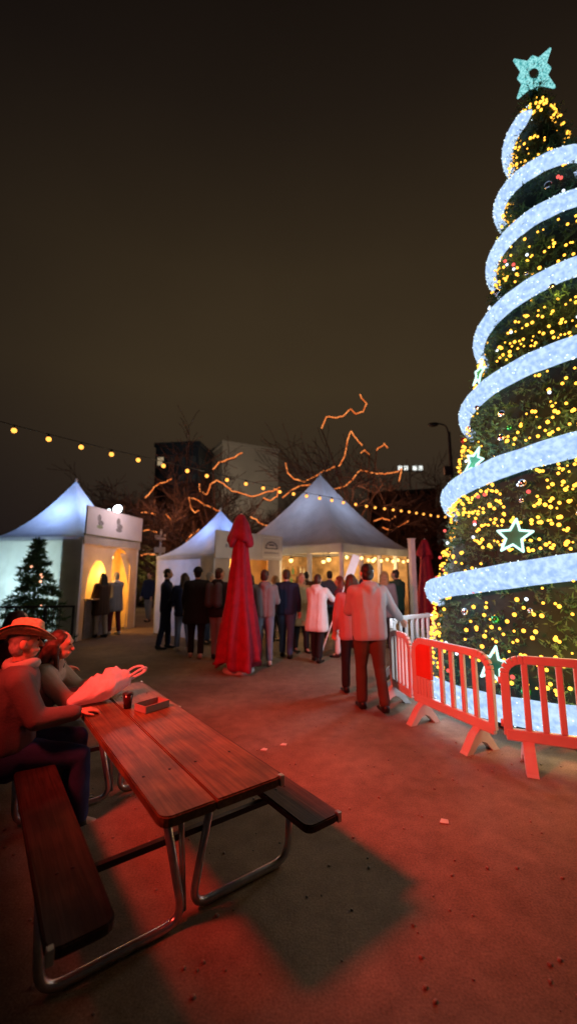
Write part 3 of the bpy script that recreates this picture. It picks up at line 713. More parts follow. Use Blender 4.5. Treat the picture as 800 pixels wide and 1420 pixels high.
# bulbs: strings run as wavy level rows, densest in a few rows
yel = emat('warm_bulb', (1, .46, .045), 3.4); wht = emat('white_bulb', (.75, .85, 1), 2.2); redb = emat('red_bulb', (1, .12, .1), 1.5)
def ico(r, sub=2):
    bm = bmesh.new(); bmesh.ops.create_icosphere(bm, subdivisions=sub, radius=r); me = bpy.data.meshes.new('bulb'); bm.to_mesh(me); bm.free(); me.polygons.foreach_set('use_smooth', [True] * len(me.polygons)); return me
bulb_me = ico(.0175); bulb_me.materials.append(yel); bulb_w = ico(.020); bulb_w.materials.append(wht); bulb_r = ico(.024); bulb_r.materials.append(redb)
cand = []
z = .28
while z < 9.75:
    dens = random.choice((.25, .6, 1, 1.7, 2.9)) if z > 1 else 1.6
    r = rf(z); n_ = int(2 * math.pi * r / .085 * dens)
    p0 = random.random() * 6
    for i in range(n_):
        p = p0 + i * 2 * math.pi / max(1, n_) + random.gauss(0, .05 / max(r, .3)); zq = z + .05 * math.sin(p * 5 + z) + random.gauss(0, .05)
        if noise.noise(Vector((math.cos(p) * r * 1.3, math.sin(p) * r * 1.3, zq * 1.5))) < -.12: continue
        cand.append((p, zq))
    z += random.uniform(.13, .26)
def bpos(p, z, d=.03): r = rf(z) + d; return Vector((r * math.cos(p), r * math.sin(p), z))
def vis(p, z):
    v = bpos(p, z) + Vector((CX, CY, 0)); o = Vector((math.cos(p), math.sin(p), .2)); t = Vector((0, 0, CAMH)) - v
    return t.dot(o) > 0 and v.x / max(v.y, .1) < .73, t.length
front = sorted([(vis(*c)[1], c) for c in cand if vis(*c)[0]])
ind = [c for _, c in front[:100]]; indset = set(ind)
for c in ind:
    o = bpy.data.objects.new('bulb', bulb_me); col.objects.link(o); o.parent = big; o.location = bpos(*c, random.uniform(.0, .05)); s = random.uniform(.6, 1.35); o.scale = (s, s, s)
S_ = []
for c in cand:
    if c in indset: continue
    S_.append((tuple(bpos(*c, random.uniform(0, .04))), .0185 * random.uniform(.6, 1.4)))
tag(dots('string_lights', S_, yel, big), kind='stuff')
# baubles
bm_s = mat('silver_bauble', (.7, .7, .75), .12, .05, metal=1); bm_r = mat('red_bauble', (.6, .03, .03), .15, .1, metal=.8); bm_g = mat('green_bauble', (.05, .4, .12), .15, .1, metal=.8)
bme = [ico(.05, 3) for _ in range(3)]
for me, m_ in zip(bme, (bm_s, bm_r, bm_g)): me.materials.append(m_)
for i in range(46):
    z = random.uniform(.4, 8) * random.uniform(.5, 1); p = R(random.uniform(140, 268))
    o = bpy.data.objects.new('bauble', bme[random.choice((0, 0, 0, 0, 1, 2))]); col.objects.link(o); o.parent = big; o.location = bpos(p, z, .03)
    s = random.uniform(.6, 1.1); o.scale = (s, s, s)
for i in range(70):
    z = random.uniform(.3, 9.2) * random.uniform(.6, 1); p = R(random.uniform(140, 268))
    o = bpy.data.objects.new('small_light', random.choice((bulb_w, bulb_w, bulb_r))); col.objects.link(o); o.parent = big; o.location = bpos(p, z, .04)
starm = emat('star_tube', (.62, 1, .92), 1.6); starg = mat('star_back', (.02, .16, .10), .6, .2)
def star(p, z, rad, tilt=0):
    c = bpos(p, z, .07); o = Vector((math.cos(p), math.sin(p), .22)).normalized(); tg = Vector((-math.sin(p), math.cos(p), 0)); upv = o.cross(tg)
    pts = [c + tg * math.sin(tilt + i * math.pi / 5) * (rad if i % 2 == 0 else rad * .45) + upv * math.cos(tilt + i * math.pi / 5) * (rad if i % 2 == 0 else rad * .45) for i in range(10)]
    s = MB()
    for i in range(10): s.cap(pts[i], pts[(i + 1) % 10], .014, .014, 8)
    so = s.build('star_light', starm, big, True)
    q = MB(); q.poly([v - o * .02 for v in pts], o * .01); q.build('star_back', starg, so)
for (px, py, rad, tl) in ((711, 744, .21, .1), (682, 922, .20, .1), (655, 640, .2, .4), (662, 518, .19, .3)):
    best = None
    for i in range(300, 900):
        v = at(px, py, i / 100)
        if math.hypot(v.x - CX, v.y - CY) < rf(max(0, min(v.z, 10))) + .09: best = v; break
    if best is None: 
        v = min((at(px, py, i / 100) for i in range(300, 900)), key=lambda v: math.hypot(v.x - CX, v.y - CY)); best = v
    star(math.atan2(best.y - CY, best.x - CX), best.z, rad, tl)
# the topper: eight pointed cyan star of small tubes with an open middle
topm = emat('topper_led', (.10, .72, .74), 1.0, .5, 40, c2=(.45, 1, 1))
tc_ = Vector((0.02, -.05, 10.03)); tgt = Vector((-.62, -.75, 0)); tx = Vector((.96, -.28, 0)) * .74; tu = Vector((0, 0, 1))
tp = MB()
def tpt(a, r): return tc_ + tx * math.cos(a) * r * 1.02 + tu * math.sin(a) * r * 1.08
for i in range(8):
    a = R(45 + i * 45); big_ = i % 2 == 0; rl = .50 if big_ else .31
    for s in (-1, 1):
        tp.cap(tpt(a + s * .42, .15), tpt(a + s * .30, .26), .026, .024, 8); tp.cap(tpt(a + s * .30, .26), tpt(a, rl), .026, .02, 8)
    tp.cap(tpt(a, .2), tpt(a, rl * .86), .022, .018, 8)
tp.tube([tpt(i * math.pi / 12, .13) for i in range(24)], .024, 8, True)
tp.tube([tpt(i * math.pi / 12, .24) for i in range(24)], .022, 8, True)
tp.build('star_topper', topm, big, True)
MB().tube([(0, 0, 9.3), (0, 0, 9.95)], .03, 8).build('top_pole', M['dark'], big)

# ------------------------------------------------------------------ tents
tentw = canvas('white_tent_canvas', (.78, .79, .82), .5); tentg = canvas('grey_tent_canvas', (.62, .64, .68), .5); baffle = canvas('baffle_canvas', (.55, .5, .42), .1)
def roof_mesh(s, ez, pz, pw=1.55, n=12):
    m = MB(); 
    for q in range(4):
        rt = Matrix.Rotation(q * math.pi / 2, 3, 'Z'); grid = []
        for i in range(n + 1):
            u = i / n; z = ez + (pz - ez) * (1 - u) ** pw; row = []
            for j in range(n + 1):
                v = (j / n * 2 - 1); sag = -.05 * (1 - v * v) * math.sin(u * math.pi)
                row.append(m.bm.verts.new(rt @ Vector((v * s * u, -s * u, z + sag))))
            grid.append(row)
        for i in range(n):
            for j in range(n):
                m.bm.faces.new((grid[i][j], grid[i][j + 1], grid[i + 1][j + 1], grid[i + 1][j]))
    bmesh.ops.remove_doubles(m.bm, verts=m.bm.verts[:], dist=.002)
    return m
def drape(a, b, z0, z1, amp=.018):
    a, b = Vector(a), Vector(b); d = (b - a); n_ = Vector((d.y, -d.x, 0)).normalized(); m = MB(); rows = []; N_ = 60; K = 14
    sd = random.random() * 20
    for j in range(K + 1):
        z = z0 + (z1 - z0) * j / K; f = math.sin(math.pi * min(1, j / K * 1.02)) * .8 + .2 * (j < K)
        rows.append([m.bm.verts.new(a + d * (i / N_) + n_ * amp * f * (math.sin(i * .55 + sd) * .6 + 1.6 * noise.noise(Vector((i * .18, j * .16, sd)))) + Vector((0, 0, z))) for i in range(N_ + 1)])
    for A, B in zip(rows, rows[1:]):
        for i in range(N_): m.bm.faces.new((A[i], A[i + 1], B[i + 1], B[i]))
    return m
def tent(c, rz, half, ez, pz, label, cn, walls=(), val=.22, pw=1.55):
    root = empty('pagoda_tent', (*c, 0), rz, label, 'tent', 'pointed market tents')
    roof_mesh(half, ez, pz, pw).build('roof', cn, root, True)
    v = MB()
    for q in range(4):
        rt = Matrix.Rotation(q * math.pi / 2, 3, 'Z')
        v.box(rt @ Vector((0, -half - .004, ez - val / 2)), (half * 2, .006, val), rt)
    v.build('valance', cn, root)
    for sx in (-1, 1):
        for sy in (-1, 1): MB().box((sx * (half - .05), sy * (half - .05), ez / 2), (.09, .09, ez - .02), None, .006).build('post', M['whitepaint'], root)
    MB().ell((0, 0, pz + .02), (.04, .04, .07)).build('finial', M['whitepaint'], root, True)
    return root
# left tent with the yellow booth front; local -Y faces the camera side, local +X is the booth front
ang = math.atan2(.986, .165)            # direction of the booth front
c1 = Vector((-6.49, 12.2))
t1 = tent(c1, ang - math.pi / 2, 1.4, 2.66, 4.5, 'white pointed tent glowing blue with yellow lit booth front at far left', tentw, val=.1)
drape((-1.36, -1.40, 0), (1.38, -1.40, 0), .01, 2.58).build('side_wall', tentw, t1, True)
wl = MB(); wl.box((0, 1.38, 1.3), (2.7, .01, 2.58)); wl.build('side_wall', tentw, t1)
MB().box((-.3, 0, 2.60), (2.16, 2.7, .012)).build('ceiling_baffle', mat('dark_baffle', (.3, .3, .3), .9, .1), t1)  # added opaque ceiling, keeps the wall lamp's light off the roof
wl = MB(); wl.box((-1.38, 0, 1.3), (.01, 2.7, 2.58)); wl.build('back_wall', tentw, t1)
boothw = canvas('booth_canvas', (.66, .56, .48), .15); warmin = mat('booth_lining', (.75, .55, .25), .8, .15, 3)
# front sheet with an arched window and a doorway; local y from -1.4 (near) to 1.4 (far)
def front_strip(y0, y1, zlo, name):      # zlo(y) gives the lower edge of the sheet
    m = MB(); k = 16
    for i in range(k):
        a = y0 + (y1 - y0) * i / k; b_ = y0 + (y1 - y0) * (i + 1) / k
        m.quad((1.39, a, zlo(a)), (1.39, b_, zlo(b_)), (1.39, b_, 2.46), (1.39, a, 2.46))
    bmesh.ops.remove_doubles(m.bm, verts=m.bm.verts[:], dist=.001)
    return m.build(name, boothw, t1)
front_strip(-1.38, -1.12, lambda y: 0.0, 'front_sheet')
front_strip(-1.12, -.20, lambda y: 1.05 + 1.0 * math.sqrt(max(0, 1 - ((y + .66) / .47) ** 2)), 'window_arch')
front_strip(-.20, -.02, lambda y: 0.0, 'front_sheet')
front_strip(-.02, .95, lambda y: 2.42 - .5 * max(0, (y - .4) / .55) ** 2 - .25 * max(0, (.25 - y) / .27) ** 2, 'door_arch')
front_strip(.95, 1.38, lambda y: 0.0, 'front_sheet')
m = MB()
for i in range(14):   # tied back curtain, far side of the doorway
    z0, z1 = 2.3 * i / 14, 2.3 * (i + 1) / 14
    f = lambda z: .95 - .55 * max(0, (z - 1.2) / 1.1) ** 1.4 - .10 * max(0, (1.2 - z) / 1.2)
    m.quad((1.36, f(z0), z0), (1.33, 1.0, z0), (1.33, 1.0, z1), (1.36, f(z1), z1))
m.build('door_curtain', boothw, t1)
MB().box((1.40, -.66, .5), (.03, .95, .98), None, .004).build('counter_front', mat('grey_counter', (.22, .19, .18), .8, .2), t1)
MB().box((1.46, -.66, 1.02), (.3, 1.0, .035), None, .005).build('counter_top', mat('counter_board', (.3, .2, .12), .6, .2), t1)
MB().box((.8, 0, 1.3), (.02, 2.74, 2.58)).build('light_partition', warmin, t1)  # divider added to keep warm booth light apart from the cool tent
MB().box((1.08, 0, 2.61), (.54, 2.68, .015)).build('inner_ceiling', warmin, t1)
for y in (-1.345, 1.345): MB().box((1.09, y, 1.3), (.55, .03, 2.58)).build('side_baffle', warmin, t1)  # opaque sides added so booth light stays off the tent wall
bl = MB(); bl.box((1.43, 0, 2.58), (.02, 2.78, .24)); bl.build('booth_valance', boothw, t1)
sgn = MB(); sgn.box((1.455, 0, 3.10), (.05, 2.80, .76), None, .006); so = sgn.build('sign_board', mat('sign_white', (.66, .60, .62), .6, .06, 3), t1)
MB().box((1.448, 0, 2.716), (.06, 2.8, .03)).build('sign_trim', mat('olive_trim', (.22, .2, .06), .6, .1), so)
emb = mat('faded_emblem', (.22, .2, .2), .7, .4, 9); embg = mat('faded_green', (.3, .34, .2), .7, .3, 9)
for y, ms, s in ((-.86, (emb, embg), 1), (.06, (emb, emb), 1.15)):
    e1 = MB(); e1.ell((1.4815, y - .03, 3.20), (.002, .085 * s, .10 * s), None, 12, 8); e1.ell((1.4815, y + .05, 3.07), (.0015, .13 * s, .07 * s), None, 12, 8); e1.build('sign_emblem', ms[0], so)
    e2 = MB(); e2.ell((1.482, y + .02, 2.96), (.002, .14 * s, .055 * s), None, 12, 8); e2.build('sign_emblem', ms[1], so)
for y in (-.7, .55):
    tb_ = empty('hanging_lamp', t1.matrix_world @ Vector((0, 0, 0)), 0) if False else None
bulb_big = emat('warm_lamp', (1, .62, .2), 4)
def world1(v): return Matrix.Translation((*c1, 0)) @ Matrix.Rotation(ang - math.pi / 2, 4, 'Z') @ Vector(v)
for i, (v, lb) in enumerate((((1.12, .35, 2.18), 'round warm lamp hanging in the booth doorway'), ((1.12, -.7, 2.1), 'round warm lamp hanging behind the booth window'))):
    p = world1(v); r_ = empty('hanging_lamp', p, 0, lb, 'lamp', 'lamps in the yellow booth')
    MB().ell((0, 0, 0), (.055, .055, .06)).build('bulb', bulb_big, r_, True); MB().tube([(0, 0, .05), (0, 0, .40)], .008, 6).build('cord', M['wire'], r_); MB().lathe([(.02, .1), (.024, .05), (.03, .045)], n=12).build('socket', M['dark'], r_)
    lamp('booth_lamp', 'POINT', world1((1.1, v[1] + .02, 1.7)), 42, (1, .53, .13), .08)
lamp('tent_roof_lamp', 'POINT', world1((0, 0, 3.2)), 85, (.34, .52, 1.0), .3)
lamp('tent_wall_lamp', 'POINT', world1((-.2, -.3, 1.3)), 150, (.60, .92, .96), .4)
# flood lamp on the tent corner behind the sign
fp = at(165, 706, 13.8)
fl = empty('flood_lamp', (fp.x, fp.y, 0), -.3, 'bright white flood lamp on a pole behind the booth sign', 'flood lamp')
MB().ell((0, -.055, fp.z), (.17, .02, .13)).build('lens', emat('flood_lens', (.8, .9, 1), 25), fl); MB().box((0, .01, fp.z), (.40, .1, .26), None, .015).build('housing', M['dark'], fl)
MB().tube([(0, .03, 0), (0, .03, fp.z - .1)], .03, 8).build('pole', M['dark'], fl); MB().box((-.38, -.02, fp.z - .02), (.10, .06, .08), None, .01).build('side_lamp', emat('small_flood', (.8, .9, 1), 3), fl)

# middle tent
rr_, ll_ = Vector((.64, .77)), Vector((-.77, .64)); ang2 = math.atan2(.77, .64)
c2 = Vector((-2.07, 12.3))
t2 = tent(c2, ang2 - math.pi / 2, 1.3, 2.2, 3.6, 'small white tent lit blue with a sign board, behind the closed parasol', tentw, val=.12)
# local +X = c - l = right/near face  (points (.77,-.64)),   local -Y = left/near face
drape((-1.28, -1.30, 0), (1.28, -1.30, 0), .01, 2.14).build('side_wall', tentw, t2, True); MB().box((-1.28, 0, 1.08), (.01, 2.5, 2.14)).build('back_wall', tentw, t2); MB().box((0, 1.28, 1.08), (2.5, .01, 2.14)).build('side_wall', tentw, t2)
front = MB(); front.box((1.29, -1.0, 1.08), (.012, .5, 2.14)); front.box((1.29, 1.0, 1.08), (.012, .5, 2.14)); front.box((1.29, 0, .5), (.012, 1.5, 1.0)); front.build('front_sheet', boothw, t2)
MB().box((.75, 0, 1.05), (.02, 2.5, 2.1)).build('light_partition', warmin, t2)  # divider added here too, between the warm and cool lamps
MB().box((1.02, 0, 2.17), (.5, 2.5, .012)).build('inner_ceiling', warmin, t2)
for y in (-1.25, 1.25): MB().box((1.02, y, 1.08), (.5, .03, 2.14)).build('side_baffle', warmin, t2)  # added light-blocking sides, as in the left booth
MB().box((1.36, 0, 1.02), (.24, 1.56, .035), None, .004).build('counter_top', darkwood, t2)
sg2 = MB(); sg2.box((1.345, 0, 2.45), (.05, 2.62, .72), None, .006); so2 = sg2.build('sign_board', mat('sign_white2', (.62, .56, .56), .6, .06, 3), t2)
fr = MB()
for y in (.42, 1.2): fr.box((1.374, y, 2.45), (.008, .02, .56))
for z in (2.17, 2.73): fr.box((1.374, .81, z), (.008, .76, .02))
fr.build('sign_frame', mat('sign_border', (.8, .78, .78), .5, .05), so2)
lg = MB()
for i in range(9):
    t = math.pi * i / 8; lg.box((1.374, .81 + math.cos(t) * .24, 2.44 + math.sin(t) * .17), (.006, .075, .05))
lg.box((1.374, .81, 2.42), (.006, .5, .035)); lg.box((1.374, .81, 2.52), (.006, .22, .05)); lg.build('sign_emblem', mat('sign_ink', (.14, .12, .16), .7, .3, 20), so2)
lt = MB()
for i in range(9): lt.box((1.374, .53 + i * .07, 2.29), (.006, .04, .05))
for i in range(7): lt.box((1.374, -.95 + i * .11, 2.42), (.006, .07, .09))
lt.build('sign_lettering', mat('sign_ink_faded', (.3, .27, .32), .7, .3, 20), so2)
def world2(v): return Matrix.Translation((*c2, 0)) @ Matrix.Rotation(ang2 - math.pi / 2, 4, 'Z') @ Vector(v)
lamp('tent_cool_lamp', 'POINT', world2((-.1, 0, 2.7)), 42, (.22, .40, 1), .25)
lamp('tent_cool_lamp', 'POINT', world2((-.2, -.4, 1.4)), 9, (.8, .72, .9), .3)
lamp('booth_lamp', 'POINT', world2((1.02, -.2, 1.8)), 30, (1, .5, .16), .1)

# large tent with the bar
c3 = Vector((1.19, 14.9))
t3 = tent(c3, ang2 - math.pi / 2, 2.4, 2.55, 5.35, 'large grey pointed tent over a warm lit bar, centre', tentg, val=.26, pw=1.35)
MB().box((0, 0, 2.50), (4.7, 4.7, .015)).build('ceiling_baffle', baffle, t3)  # added baffle, stops the warm bar light from colouring the roof
barw = mat('bar_back', (.34, .22, .11), .7, .5, 3)
MB().box((-2.3, 0, 1.2), (.05, 4.5, 2.4)).build('back_wall', barw, t3); MB().box((0, 2.3, 1.2), (4.5, .05, 2.4)).build('back_wall', barw, t3)
for p in ((2.32, 0), (0, -2.32), (2.32, -1.2), (1.2, -2.32), (2.32, 1.2), (-1.2, -2.32)):
    MB().box((*p, 1.15), (.11, .11, 2.28), None, .006).build('post', M['whitepaint'], t3)
cb = MB(); cb.box((1.5, .2, .54), (.5, 3.6, 1.06), None, .01); cb.build('bar_counter', mat('dark_bar', (.05, .035, .03), .5, .3), t3)
cb = MB(); cb.box((.2, -1.5, .54), (2.0, .5, 1.06), None, .01); cb.build('bar_counter', bpy.data.materials['dark_bar'], t3)
shm = mat('shelf_wood', (.3, .18, .09), .6, .3); botm = [mat('bottle_amber', (.4, .17, .04), .2, .3), mat('bottle_green', (.06, .2, .08), .2, .3), mat('bottle_clear', (.6, .58, .5), .2, .2)]
for z in (1.3, 1.65, 2.0): MB().box((-2.14, 0, z), (.26, 4.2, .03)).build('shelf', shm, t3)
def world3(v): return Matrix.Translation((*c3, 0)) @ Matrix.Rotation(ang2 - math.pi / 2, 4, 'Z') @ Vector(v)
proto = []
for m_ in botm:
    q = MB(); q.lathe([(.036, 0), (.038, .01), (.038, .17), (.015, .22), (.013, .28), (.015, .285)], n=10); me = q.mesh(); me.materials.append(m_); me.polygons.foreach_set('use_smooth', [True] * len(me.polygons)); proto.append(me)
for z in (1.316, 1.666):
    for i in range(16):
        o = bpy.data.objects.new('bottle', proto[random.randrange(3)]); col.objects.link(o); o.location = world3((-2.12 + random.uniform(-.05, .05), -1.95 + i * .26 + random.uniform(-.05, .05), z)); s = random.uniform(.85, 1.2); o.scale = (1, 1, s)
        tag(o, 'small bottle standing on the lit back shelf of the bar', 'bottle', 'bottles on the bar shelves')
for i, v in enumerate(((1.0, -1.0, 2.15), (1.6, .9, 2.15), (-.6, -1.0, 2.15), (-.6, 1.0, 2.15))):
    p = world3(v); r_ = empty('pendant_lamp', p, 0, ('warm pendant lamp over the front corner of the bar', 'warm pendant lamp over the right end of the bar', 'warm pendant lamp over the left end of the bar', 'warm pendant lamp at the back of the bar')[i], 'lamp', 'pendant lamps over the bar')
    MB().ell((0, 0, 0), (.07, .07, .075)).build('bulb', bulb_big, r_, True); MB().tube([(0, 0, .06), (0, 0, .34)], .008, 6).build('cord', M['wire'], r_); MB().lathe([(.03, .12), (.09, .055), (.095, .05)], n=14).build('lamp_shade', M['dark'], r_)
    lamp('bar_lamp', 'POINT', p - Vector((0, 0, .16)), 85, (1, .64, .27), .06)
lamp('tent_cool_lamp', 'POINT', world3((0, 0, 3.6)), 62, (.50, .60, .86), .4)
# wreath lights under the eave and small string along the right eave
wr = world3((-1.0, -2.2, 2.05))
wo = empty('light_wreath', wr, ang2 - math.pi / 2, 'yellow lit wreath hanging under the left eave of the bar tent', 'wreath')
wm = MB(); wm.tube([(math.cos(t) * .2, 0, math.sin(t) * .2) for t in [i * math.pi / 12 for i in range(24)]], .05, 8, True); wm.build('ring', fol, wo, True)
for i in range(22):
    a = i * 2 * math.pi / 22; MB().ell((math.cos(a) * .2 + random.uniform(-.04, .04), -.05, math.sin(a) * .2 + random.uniform(-.04, .04)), (.024, .024, .024), None, 8, 6).build('bulb', yel, wo, True)
es = empty('string_lights', (0, 0, 0), 0, 'short string of warm bulbs along the right eave of the bar tent', 'string lights')
pts = [world3((2.43, -2.2 + i * .42, 2.20 - .05 * math.sin(i * math.pi / 2) ** 2)) for i in range(12)]
MB().tube(pts, .006, 5).build('wire', M['wire'], es)
for p in pts:
    MB().ell(p - Vector((0, 0, .05)), (.045, .045, .05), None, 10, 8).build('bulb', bulb_big, es, True)

# ------------------------------------------------------------------ festoon string across the square
festm = emat('festoon_bulb', (1, .38, .06), 2.5)
bpx = [(-34, 583), (20, 597), (68, 609), (113, 620), (155, 630), (192, 638), (227, 646), (260, 653), (287, 660), (315, 665.5), (341, 671), (365, 677), (388, 682), (407, 685), (425, 688), (443, 691), (460, 694), (476, 697), (493, 699.5), (508, 702), (520, 704), (533, 705.5), (545, 707), (556, 708.5), (567, 710), (577, 711.5), (587, 713), (597, 714.5), (607, 716), (617, 717)]
A0, A1 = at(20, 597, 5.4), at(607, 716, 13.6)
fs = empty('festoon_string', (0, 0, 0), 0, 'long string of round warm bulbs sagging across the whole market', 'string lights')
fpts = []
for (px, py) in bpx:      # where the sight line crosses the vertical plane of the string
    cx, f, u = ray(px, py); nx, ny = A1.y - A0.y, -(A1.x - A0.x)
    t = (nx * A0.x + ny * A0.y) / (nx * cx + ny * f); fpts.append(Vector((cx * t, f * t, CAMH + u * t)))
PL, PRr = fpts[0] + Vector((-1.3, -1.2, .22)), fpts[-1] + Vector((.6, .55, .02))
MB().tube([PL] + [p + Vector((0, 0, .075)) for p in fpts] + [PRr], .006, 6).build('wire', M['wire'], fs)
bme_f = ico(.036, 3); bme_f.materials.append(festm)
sk = MB(); sk.lathe([(.018, .03), (.02, .07), (.012, .082)], n=10); skm = sk.mesh(); skm.materials.append(M['dark'])
for i, p in enumerate(fpts):
    o = bpy.data.objects.new('bulb', bme_f); col.objects.link(o); o.parent = fs; o.location = p
    q = bpy.data.objects.new('socket', skm); col.objects.link(q); q.parent = o
    if i % 2 == 0 and i < 20: lamp('festoon_lamp', 'POINT', p - Vector((0, 0, .09)), (2 if i < 5 else 6), (1, .72, .42), .04)
for p, lb in ((PL, 'dark string light pole at the near left end'), (PRr, 'dark string light pole behind the big tree')):
    o = empty('string_pole', (p.x, p.y, 0), 0, lb, 'pole', 'poles holding the bulb string')
    MB().tube([(0, 0, 0), (0, 0, p.z + .1)], .045, 10).build('shaft', M['dark'], o, True); MB().lathe([(.2, 0), (.2, .03), (.06, .08)], n=16).build('base', M['dark'], o)

# ------------------------------------------------------------------ left fence and small fir
fa, fb = at(-60, 841, 8.8), at(103, 841, 9.2)
fn = empty('metal_fence', (fa.x, fa.y, 0), math.atan2(fb.y - fa.y, fb.x - fa.x), 'dark metal fence in front of the left tent', 'fence')
FL = (Vector(fb.xy) - Vector(fa.xy)).length
for z in (.98, .15): MB().box((FL / 2, 0, z), (FL, .04, .045), None, .004).build('rail', M['dark'], fn)
for i in range(5): MB().box((FL * i / 4, 0, .5), (.05, .045, 1.0), None, .004).build('fence_post', M['dark'], fn)
bars = int(FL / .13)
for i in range(1, bars):
    if i % (bars // 4 or 1): MB().tube([(FL * i / bars, 0, .15), (FL * i / bars, 0, .97)], .009, 6).build('bar', M['dark'], fn)
def fir(loc, H, rad, label, lights=6):
    root = empty('fir_tree', loc, 0, label, 'tree'); tr = []
    for i in range(190):
        t = (i / 190) ** .85; z = .25 + (H - .3) * t; L = rad * (1 - t) ** .9 * random.uniform(.7, 1.12) + .05; a = random.random() * 6.283
        o = np.array([math.cos(a), math.sin(a), random.uniform(-.35, .2)])
        for j in range(int(18 + 50 * L)):
            s = random.random() ** .7; q = np.array([0, 0, z]) + o * L * s + np.array([0, 0, -.12 * s * s * L]) ; d = o * .5 + rng.normal(size=3) * .6
            side = np.array([-o[1], o[0], 0]) * random.uniform(-.28, .28) * L * (1.1 - s * .6); q = q + side
            d /= np.linalg.norm(d); wv = np.cross(d, rng.normal(size=3)); wv /= np.linalg.norm(wv) + 1e-6
            tr += [q - wv * .016, q + wv * .016, q + d * random.uniform(.09, .16)]
    tri_mesh('crown', tr, mat('small_fir_needles', (.045, .11, .05), .7, .4, 4), root)
    MB().tube([(0, 0, 0), (0, 0, H * .6), (0, 0, H)], [.05, .03, .005], 8).build('trunk', M['bark'], root)
    for i in range(lights):
        t = random.uniform(.15, .7); a = random.uniform(-2.2, -.2); r = rad * (1 - t) * .85
        MB().ell((math.cos(a) * r, math.sin(a) * r, .3 + (H - .3) * t), (.028, .028, .028), None, 8, 6).build('bulb', emat('peach_bulb', (1, .45, .25), 2) if i == 0 else bpy.data.materials['peach_bulb'], root, True)
    return root
fpp = at(50, 800, 9.6); fir((fpp.x, fpp.y, 0), 2.55, .85, 'small dark green fir tree with a few peach lights in front of the left tent')

# ------------------------------------------------------------------ bare trees wrapped in rope light
ropem = emat('orange_rope_light', (1, .19, .035), 1.7, .3, 3, c2=(1, .30, .075))
tw = mat('twig', (.065, .038, .03), .9, .4, 5)
def branch(mb, p, d, L, r, depth, spread=.55, grav=.02):
    n_ = 4; pts = [p]; rs = [r]; 
    for i in range(n_):
        d = (d + Vector((random.gauss(0, .16), random.gauss(0, .16), random.gauss(0, .12) - grav))).normalized(); p = p + d * L / n_; pts.append(p); rs.append(r * (1 - .4 * (i + 1) / n_))
        if depth > 0 and (i > 0):
            for q in range(2 if depth < 3 else 1):
                dd = (d + Vector((random.gauss(0, spread), random.gauss(0, spread), random.gauss(.1, spread * .7)))).normalized(); branch(mb, p, dd, L * random.uniform(.5, .75), rs[-1] * .55, depth - 1, spread)
    mb.tube(pts, [max(q, .011) for q in rs], 4 if r < .03 else 7, cap=False)
def bare_tree(loc, H, label, depth=3, limbs=8, spread=.55, r0=.16, extra=()):
    root = empty('bare_tree', loc, 0, label, 'tree', 'bare trees behind the tents')
    m = MB(); m.tube([(0, 0, 0), (.05, 0, H * .2), (-.03, .04, H * .38)], [r0 * 1.2, r0, r0 * .8], 10); m.build('trunk', M['bark'], root, True)
    c = MB()
    for i in range(limbs):
        a = i * 2 * math.pi / limbs + random.uniform(-.3, .3); d = Vector((math.cos(a), math.sin(a), random.uniform(.35, 1.3))).normalized()
        branch(c, Vector((-.03, .04, H * random.uniform(.26, .38))), d, H * random.uniform(.36, .52), r0 * .5, depth, spread)
    for pts in extra:
        c.tube(pts, [r0 * .2 * (1 - .6 * i / max(1, len(pts) - 1)) for i in range(len(pts))], 6, cap=False)
    c.build('branches', tw, root)
    return root
def strand(pts, lb, d, wob=.25):
    """a rope light taped along a limb: pixel traces turned into points of the tree crown"""
    P3 = [at(x, y, d + wob * math.sin(i * 1.7)) for i, (x, y) in enumerate(pts)]
    out = []
    for a, b_ in zip(P3, P3[1:]):
        for k in range(4):
            t = k / 4; out.append(a.lerp(b_, t) + Vector((noise.noise(a * 3 + Vector((t, 0, 0))) * .05, 0, noise.noise(a * 5 + Vector((t * 2, 1, 0))) * .06)))
    out.append(P3[-1])
    o = MB().tube(out, .022 * d / 19, 6).build('rope_light', ropem, None, True)
    tag(o, lb, 'rope light', 'orange rope lights on the bare trees'); return out
TA, TB, TCc = at(510, 795, 20), at(300, 795, 17.5), at(222, 795, 18.5)
S1 = [
    ([(446, 594), (452, 578), (466, 579), (476, 577), (486, 567), (494, 574), (503, 571), (508, 560), (501, 552), (499, 547)], 'highest zigzag orange light strand against the sky'),
    ([(470, 647), (478, 632), (482, 610), (486, 598), (494, 608), (502, 618)], 'tall peaked orange light strand above the grey tent'),
    ([(500, 628), (506, 624), (512, 630)], 'tiny orange light cluster at the foot of the tall peaked strand'),
    ([(522, 624), (528, 619), (533, 615), (537, 621)], 'two short orange light dashes right of the peaked strand'),
    ([(464, 678), (478, 674), (490, 664), (500, 652), (512, 655), (526, 657), (540, 656), (552, 654), (557, 650), (553, 668)], 'long orange strand right of the grey tent peak with a hooked end'),
    ([(396, 642), (399, 656), (408, 665), (422, 668), (438, 660), (452, 652), (464, 647)], 'curved orange strand rising left to right behind the tent peak'),
    ([(392, 690), (404, 680), (416, 674), (430, 672)], 'low orange strand touching the left slope of the grey tent'),
    ([(518, 722), (530, 718), (540, 722), (548, 716)], 'dim orange strand low behind the bar tent'),
    ([(530, 732), (544, 735), (558, 728), (566, 722)], 'dim orange strand lowest on the right behind the bar tent')]
